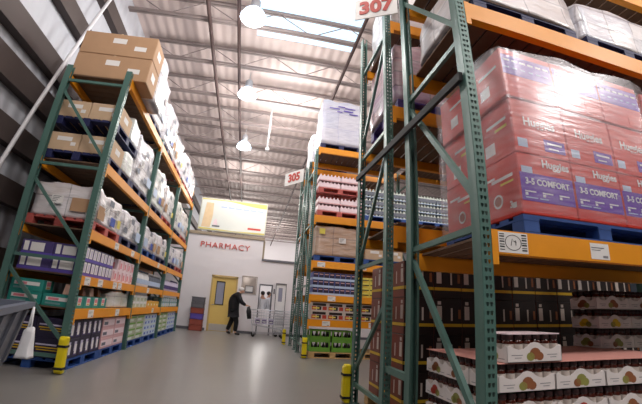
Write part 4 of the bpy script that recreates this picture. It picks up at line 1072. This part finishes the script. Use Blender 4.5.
# ------------------------------------------------------------------ shopping carts
def cart_kind(child):
    parts = []
    b = MB()
    for y in (-.26, .26):
        b.tube([(-.62, y, 1.0), (-.5, y, .42), (.55, y, .3), (.62, y, .14)], .014, 6); b.tube([(-.5, y, .42), (-.46, y, .14), (.62, y, .14)], .014, 6)
    b.tube([(.62, -.26, .14), (.62, .26, .14)], .014, 6)
    parts.append(('frame', b.mesh('frame', 'chrome'), (0, 0, 0), (0, 0, 0), []))
    b = MB()
    for k in range(6):
        t = k / 5; z = .45 + .5 * t; e = .06 * t
        b.tube([(-.52 - e, -.24 - e * .5, z), (.6 + e, -.2 - e * .5, z + .02), (.6 + e, .2 + e * .5, z + .02), (-.52 - e, .24 + e * .5, z), (-.52 - e, -.24 - e * .5, z)], .006 if k < 5 else .011, 5)
    for k in range(14):
        u = k / 13; x = -.52 + 1.12 * u
        for s in (-1, 1): b.tube([(x, s * (.24 - .04 * u), .45), (x + .06 * (u - .5) * 2, s * (.27 - .04 * u), .95)], .004, 4)
        b.tube([(x, -.22, .45), (x, .22, .45)], .004, 4)
    parts.append(('basket', b.mesh('basket', 'chrome'), (0, 0, 0), (0, 0, 0), []))
    b = MB(); b.tube([(-.66, -.27, 1.04), (-.66, .27, 1.04)], .02, 8); parts.append(('handle', b.mesh('handle', 'black_rubber'), (0, 0, 0), (0, 0, 0), []))
    if child:
        b = MB(); b.box(-.5, -.34, -.2, .2, .93, 1.02); parts.append(('seat_flap', b.mesh('seat_flap', 'cart_red', .01), (0, 0, 0), (0, 0, 0), []))
    b = MB(); b.tube([(0, -.016, .065), (0, .016, .065)], .065, 12); wm = b.mesh('wheel', 'black_rubber')
    b = MB(); b.box(-.015, .015, -.024, .024, .09, .16); fk = b.mesh('fork', 'chrome')
    for x in (-.44, .58):
        for y in (-.25, .25): parts.append(('wheel', wm, (x, y, 0), (0, 0, 0), [('fork', fk, (0, 0, 0), (0, 0, 0))]))
    return K('shopping_cart', 'cart', None, parts)
spawn(cart_kind(False), 'wire shopping cart pushed by the person in dark clothes', (.76, 13.32, 0), 0, 'shopping carts')
spawn(cart_kind(True), 'wire shopping cart with red seat flap near the narrow window door', (1.75, 13.9, 0), PI, 'shopping carts')
LP = simple('lavender_pack', 'pack', .18, .16, .2, ['lilac', 'plum', 'paper_white'], [(.2, .7, .1, .9, 1), (.3, .5, .2, .8, 2)])
for k in range(3): spawn(LP, 'lavender pack lying in the pushed shopping cart, ' + ['next to the handle', 'in the middle', 'at the front'][k], ((.45 + k * .24), 13.30, .46), 0, 'packs in the pushed cart')
b = MB(); b.tube([(.08, 13.0, 1.03), (.1, 12.96, .88), (.14, 12.94, .62)], [.05, .09, .07], 8)
tag(link('dark_bag', b.mesh('dark_bag', 'black_rubber')), 'dark bag hanging from the handle of the pushed cart', 'bag')

# ------------------------------------------------------------------ people
def skin_mesh(verts, edges, radii, m, root=0, sub=2):
    me = bpy.data.meshes.new('body'); me.from_pydata(verts, edges, [])
    o = bpy.data.objects.new('body', me); COL.objects.link(o)
    md = o.modifiers.new('skin', 'SKIN'); md.use_smooth_shade = True
    for i, sv in enumerate(me.skin_vertices[0].data):
        r = radii[i]; sv.radius = r if isinstance(r, tuple) else (r, r); sv.use_root = (i == root)
    s = o.modifiers.new('sub', 'SUBSURF'); s.levels = sub; s.render_levels = sub
    dg = bpy.context.evaluated_depsgraph_get(); dg.update()
    out = bpy.data.meshes.new_from_object(o.evaluated_get(dg)); bpy.data.objects.remove(o)
    out.materials.clear(); out.materials.append(MATS[m])
    for p in out.polygons: p.use_smooth = True; p.material_index = 0
    return out
class Sk:
    def __init__(s): s.v = []; s.e = []; s.r = []
    def n(s, p, r, par=None):
        s.v.append(tuple(p)); s.r.append(r); i = len(s.v) - 1
        if par is not None: s.e.append((par, i))
        return i
    def mesh(s, m, sub=2): return skin_mesh(s.v, s.e, s.r, m, 0, sub)
def add_hand(k, wrist, p, d, down, side):
    """five short finger chains leaving a small palm; d = pointing direction, side = thumb direction"""
    p = Vector(p); d = Vector(d).normalized(); side = Vector(side).normalized(); down = Vector(down).normalized()
    palm = k.n(p + d * .05, (.036, .02), wrist)
    for j, ln in enumerate((.062, .072, .066, .052)):
        o = side * (.026 - j * .017); a = k.n(p + d * .095 + o, .0095, palm); c = k.n(p + d * (.095 + ln * .55) + o + down * .018, .0085, a); k.n(p + d * (.095 + ln * .8) + o + down * .045, .007, c)
    t = k.n(p + d * .045 + side * .042, .011, palm); k.n(p + d * .085 + side * .055 + down * .015, .009, t)
def head_parts(k, neck, c, fdir):
    """skull, jaw, nose and ears grown as part of the body"""
    f = Vector(fdir).normalized(); c = Vector(c)
    h0 = k.n(c - Vector((0, 0, .05)) + f * .01, (.062, .07), neck); h1 = k.n(c + Vector((0, 0, .03)), (.078, .088), h0); k.n(c + Vector((0, 0, .085)), (.05, .06), h1)
def face_details(c, f, parent):
    f = Vector(f).normalized(); c = Vector(c); s = Vector((-f.y, f.x, 0)).normalized()
    b = MB(); b.blob(c + f * .088 + Vector((0, 0, -.015)), (.014, .014, .022)); link('nose', b.mesh('nose', 'skin'), parent)
    for q in (-1, 1):
        b = MB(); b.blob(c + s * q * .078 + Vector((0, 0, -.005)), (.018, .014, .03)); link('ear', b.mesh('ear', 'skin'), parent)
        b = MB(); b.blob(c + f * .078 + s * q * .03 + Vector((0, 0, .012)), (.011, .011, .008)); link('eye', b.mesh('eye', 'ink_black'), parent)
    b = MB(); b.blob(c + f * .08 + Vector((0, 0, -.055)), (.012, .02, .006)); link('mouth', b.mesh('mouth', 'fruit_red'), parent)
def person_walking(label, X, Y):
    P = lambda x, y, z: (X + x, Y + y, z)
    # body, walking toward +X, hunched over the cart handle
    k = Sk(); pel = k.n(P(-.04, 0, .93), (.12, .14)); wa = k.n(P(-.05, 0, 1.1), (.12, .145), pel); ch = k.n(P(.0, 0, 1.32), (.125, .165), wa); sh = k.n(P(.09, 0, 1.45), (.09, .15), ch)
    nk = k.n(P(.155, 0, 1.51), .055, sh); hc = P(.21, 0, 1.60); head_parts(k, nk, hc, (1, 0, -.35))
    for s in (-1, 1):
        a = k.n(P(.10, s * .19, 1.42), .058, sh); e = k.n(P(.22, s * .25, 1.18), .045, a); w = k.n(P(.42, s * .21, 1.07), .03, e)
        add_hand(k, w, P(.42, s * .21, 1.07), (1, 0, .05), (0, 0, -1), (0, -s, 0))
    for s, kn, an, to in ((-1, (.12, 0, .50), (.10, 0, .09), (.24, 0, .035)), (1, (-.06, 0, .5), (-.20, 0, .11), (-.09, 0, .03))):
        h = k.n(P(-.03, s * .09, .86), .09, pel); n = k.n(P(kn[0], s * .09, kn[2]), .06, h); a = k.n(P(an[0], s * .09, an[2]), .042, n); t = k.n(P(to[0], s * .1, to[2]), .032, a)
    body = tag(link('person', k.mesh('skin')), label, 'person')
    face_details(hc, (1, 0, -.35), body)
    k = Sk(); pel = k.n(P(-.02, 0, .84), (.215, .21)); wa = k.n(P(-.04, 0, 1.1), (.235, .22), pel); ch = k.n(P(-.01, 0, 1.31), (.225, .23), wa); sh = k.n(P(.06, 0, 1.45), (.15, .19), ch); k.n(P(.11, 0, 1.5), .085, sh)
    k.n(P(-.01, 0, .66), (.2, .2), pel)
    for s in (-1, 1):
        a = k.n(P(.10, s * .2, 1.42), .1, sh); e = k.n(P(.22, s * .26, 1.18), .085, a); k.n(P(.40, s * .215, 1.075), .052, e)
    link('coat', k.mesh('coat_navy'), body)
    k = Sk(); pel = k.n(P(-.03, 0, .90), (.13, .15))
    for s, kn, an in ((-1, (.12, 0, .50), (.10, 0, .12)), (1, (-.06, 0, .5), (-.19, 0, .14))):
        h = k.n(P(-.02, s * .095, .82), .12, pel); n = k.n(P(kn[0], s * .09, kn[2]), .095, h); k.n(P(an[0], s * .09, an[2]), .075, n)
    link('trousers', k.mesh('trouser_black'), body)
    for s, an, to in ((-1, (.09, 0, .07), (.28, 0, .042)), (1, (-.22, 0, .10), (-.06, 0, .045))):
        k = Sk(); a = k.n(P(an[0], s * .09, an[2]), .05); m = k.n(P((an[0] + to[0]) / 2, s * .095, (an[2] + to[2]) / 2), .045, a); k.n(P(to[0], s * .1, to[2]), .036, m)
        link('shoe', k.mesh('shoe_black'), body)
    b = MB(); b.blob((hc[0] - .022, hc[1], hc[2] + .035), (.1, .09, .087)); link('hair', b.mesh('hair', 'hair_white'), body)
person_walking('person in dark coat and trousers bending forward to push a shopping cart', -.42, 13.32)
def person_standing(label, X, Y, ang, hgt=1.0, gown=True):
    R = Matrix.Rotation(ang, 3, 'Z')
    def P(x, y, z): v = R @ Vector((x, y, 0)); return (X + v.x, Y + v.y, z * hgt)
    fd = R @ Vector((0, -1, 0))
    k = Sk(); pel = k.n(P(0, 0, .93), (.14, .11)); wa = k.n(P(0, 0, 1.08), (.135, .1), pel); ch = k.n(P(0, .0, 1.3), (.16, .115), wa); sh = k.n(P(0, .01, 1.43), (.14, .08), ch); nk = k.n(P(0, 0, 1.52), .052, sh)
    hc = P(0, -.01, 1.63); head_parts(k, nk, hc, fd)
    for s in (-1, 1):
        a = k.n(P(s * .18, 0, 1.4), .055, sh); e = k.n(P(s * .23, -.02, 1.13), .042, a); w = k.n(P(s * .18, -.24, 1.08), .03, e)
        dd = R @ Vector((0, -1, 0)); sd = R @ Vector((-s, 0, 0)); add_hand(k, w, P(s * .18, -.24, 1.08), dd, (0, 0, -1), sd)
        h = k.n(P(s * .09, 0, .86), .085, pel); n = k.n(P(s * .095, -.01, .48), .058, h); an = k.n(P(s * .095, .01, .09), .042, n); k.n(P(s * .1, -.14, .035), .034, an)
    body = tag(link('person', k.mesh('skin')), label, 'person', None)
    face_details(hc, fd, body)
    k = Sk(); pel = k.n(P(0, 0, .88), (.185, .15)); wa = k.n(P(0, 0, 1.08), (.18, .14), pel); ch = k.n(P(0, 0, 1.3), (.195, .15), wa); sh = k.n(P(0, .01, 1.44), (.165, .1), ch); k.n(P(0, 0, 1.5), .07, sh); k.n(P(0, 0, .62), (.19, .16), pel)
    for s in (-1, 1):
        a = k.n(P(s * .19, 0, 1.4), .078, sh); e = k.n(P(s * .24, -.02, 1.13), .064, a); k.n(P(s * .19, -.2, 1.085), .046, e)
    link('coat', k.mesh('coat_white'), body)
    k = Sk(); pel = k.n(P(0, 0, .9), (.15, .12))
    for s in (-1, 1):
        h = k.n(P(s * .09, 0, .82), .1, pel); n = k.n(P(s * .095, -.01, .48), .075, h); k.n(P(s * .095, .01, .12), .062, n)
    link('trousers', k.mesh('trouser_black'), body)
    for s in (-1, 1):
        k = Sk(); a = k.n(P(s * .095, .02, .07), .05); k.n(P(s * .1, -.15, .045), .038, a); link('shoe', k.mesh('shoe_black'), body)
    b = MB(); v = R @ Vector((0, .025, 0)); b.blob((hc[0] + v.x, hc[1] + v.y, hc[2] + .03), (.09, .095, .09)); link('hair', b.mesh('hair', 'hair_dark'), body)
person_standing('person in white coat facing away behind the pharmacy half door', .62, 14.95, PI, .98)
person_standing('second person in white coat, standing farther inside the pharmacy opening', .92, 15.7, PI * .6, 1.0)

# ------------------------------------------------------------------ light, world, view
w = bpy.data.worlds.new('world'); S.world = w; w.use_nodes = True
w.node_tree.nodes['Background'].inputs[0].default_value = (.80, .86, 1, 1); w.node_tree.nodes['Background'].inputs[1].default_value = .03
for n, (x, y, sx, sy) in enumerate([(4, -4, 4, 3), (9, 4, 3, 4)]):
    b = MB(); b.box(x - sx / 2, x + sx / 2, y - sy / 2, y + sy / 2, ZC - .03, ZC - .01); struct('window_%d' % (n + 11), b.mesh('skylight', 'skylight_glow'))  # unseen glowing panels added under the roof for extra light
for x, y in [(2, 39), (-1, 36), (7, 39)]: lamp_and_fill_light(x, y, 6.5, 170)  # unseen fill lights added to brighten the back wall
lamp_and_fill_light(.8, 11.8, LZ - .3, 420); lamp_and_fill_light(.6, 16.6, 2.5, 130, .3); lamp_and_fill_light(-.1, 14.48, 2.1, 2, .05)  # fill lights added for the pharmacy wall, its interior and the pass-through
S.view_settings.view_transform = 'Standard'; S.view_settings.look = 'None'; S.view_settings.exposure = 0; S.view_settings.gamma = 1; S.view_settings.use_curve_mapping = False
S.cycles.use_denoising = True
S.cycles.max_bounces = 6; S.cycles.diffuse_bounces = 3; S.cycles.transparent_max_bounces = 8
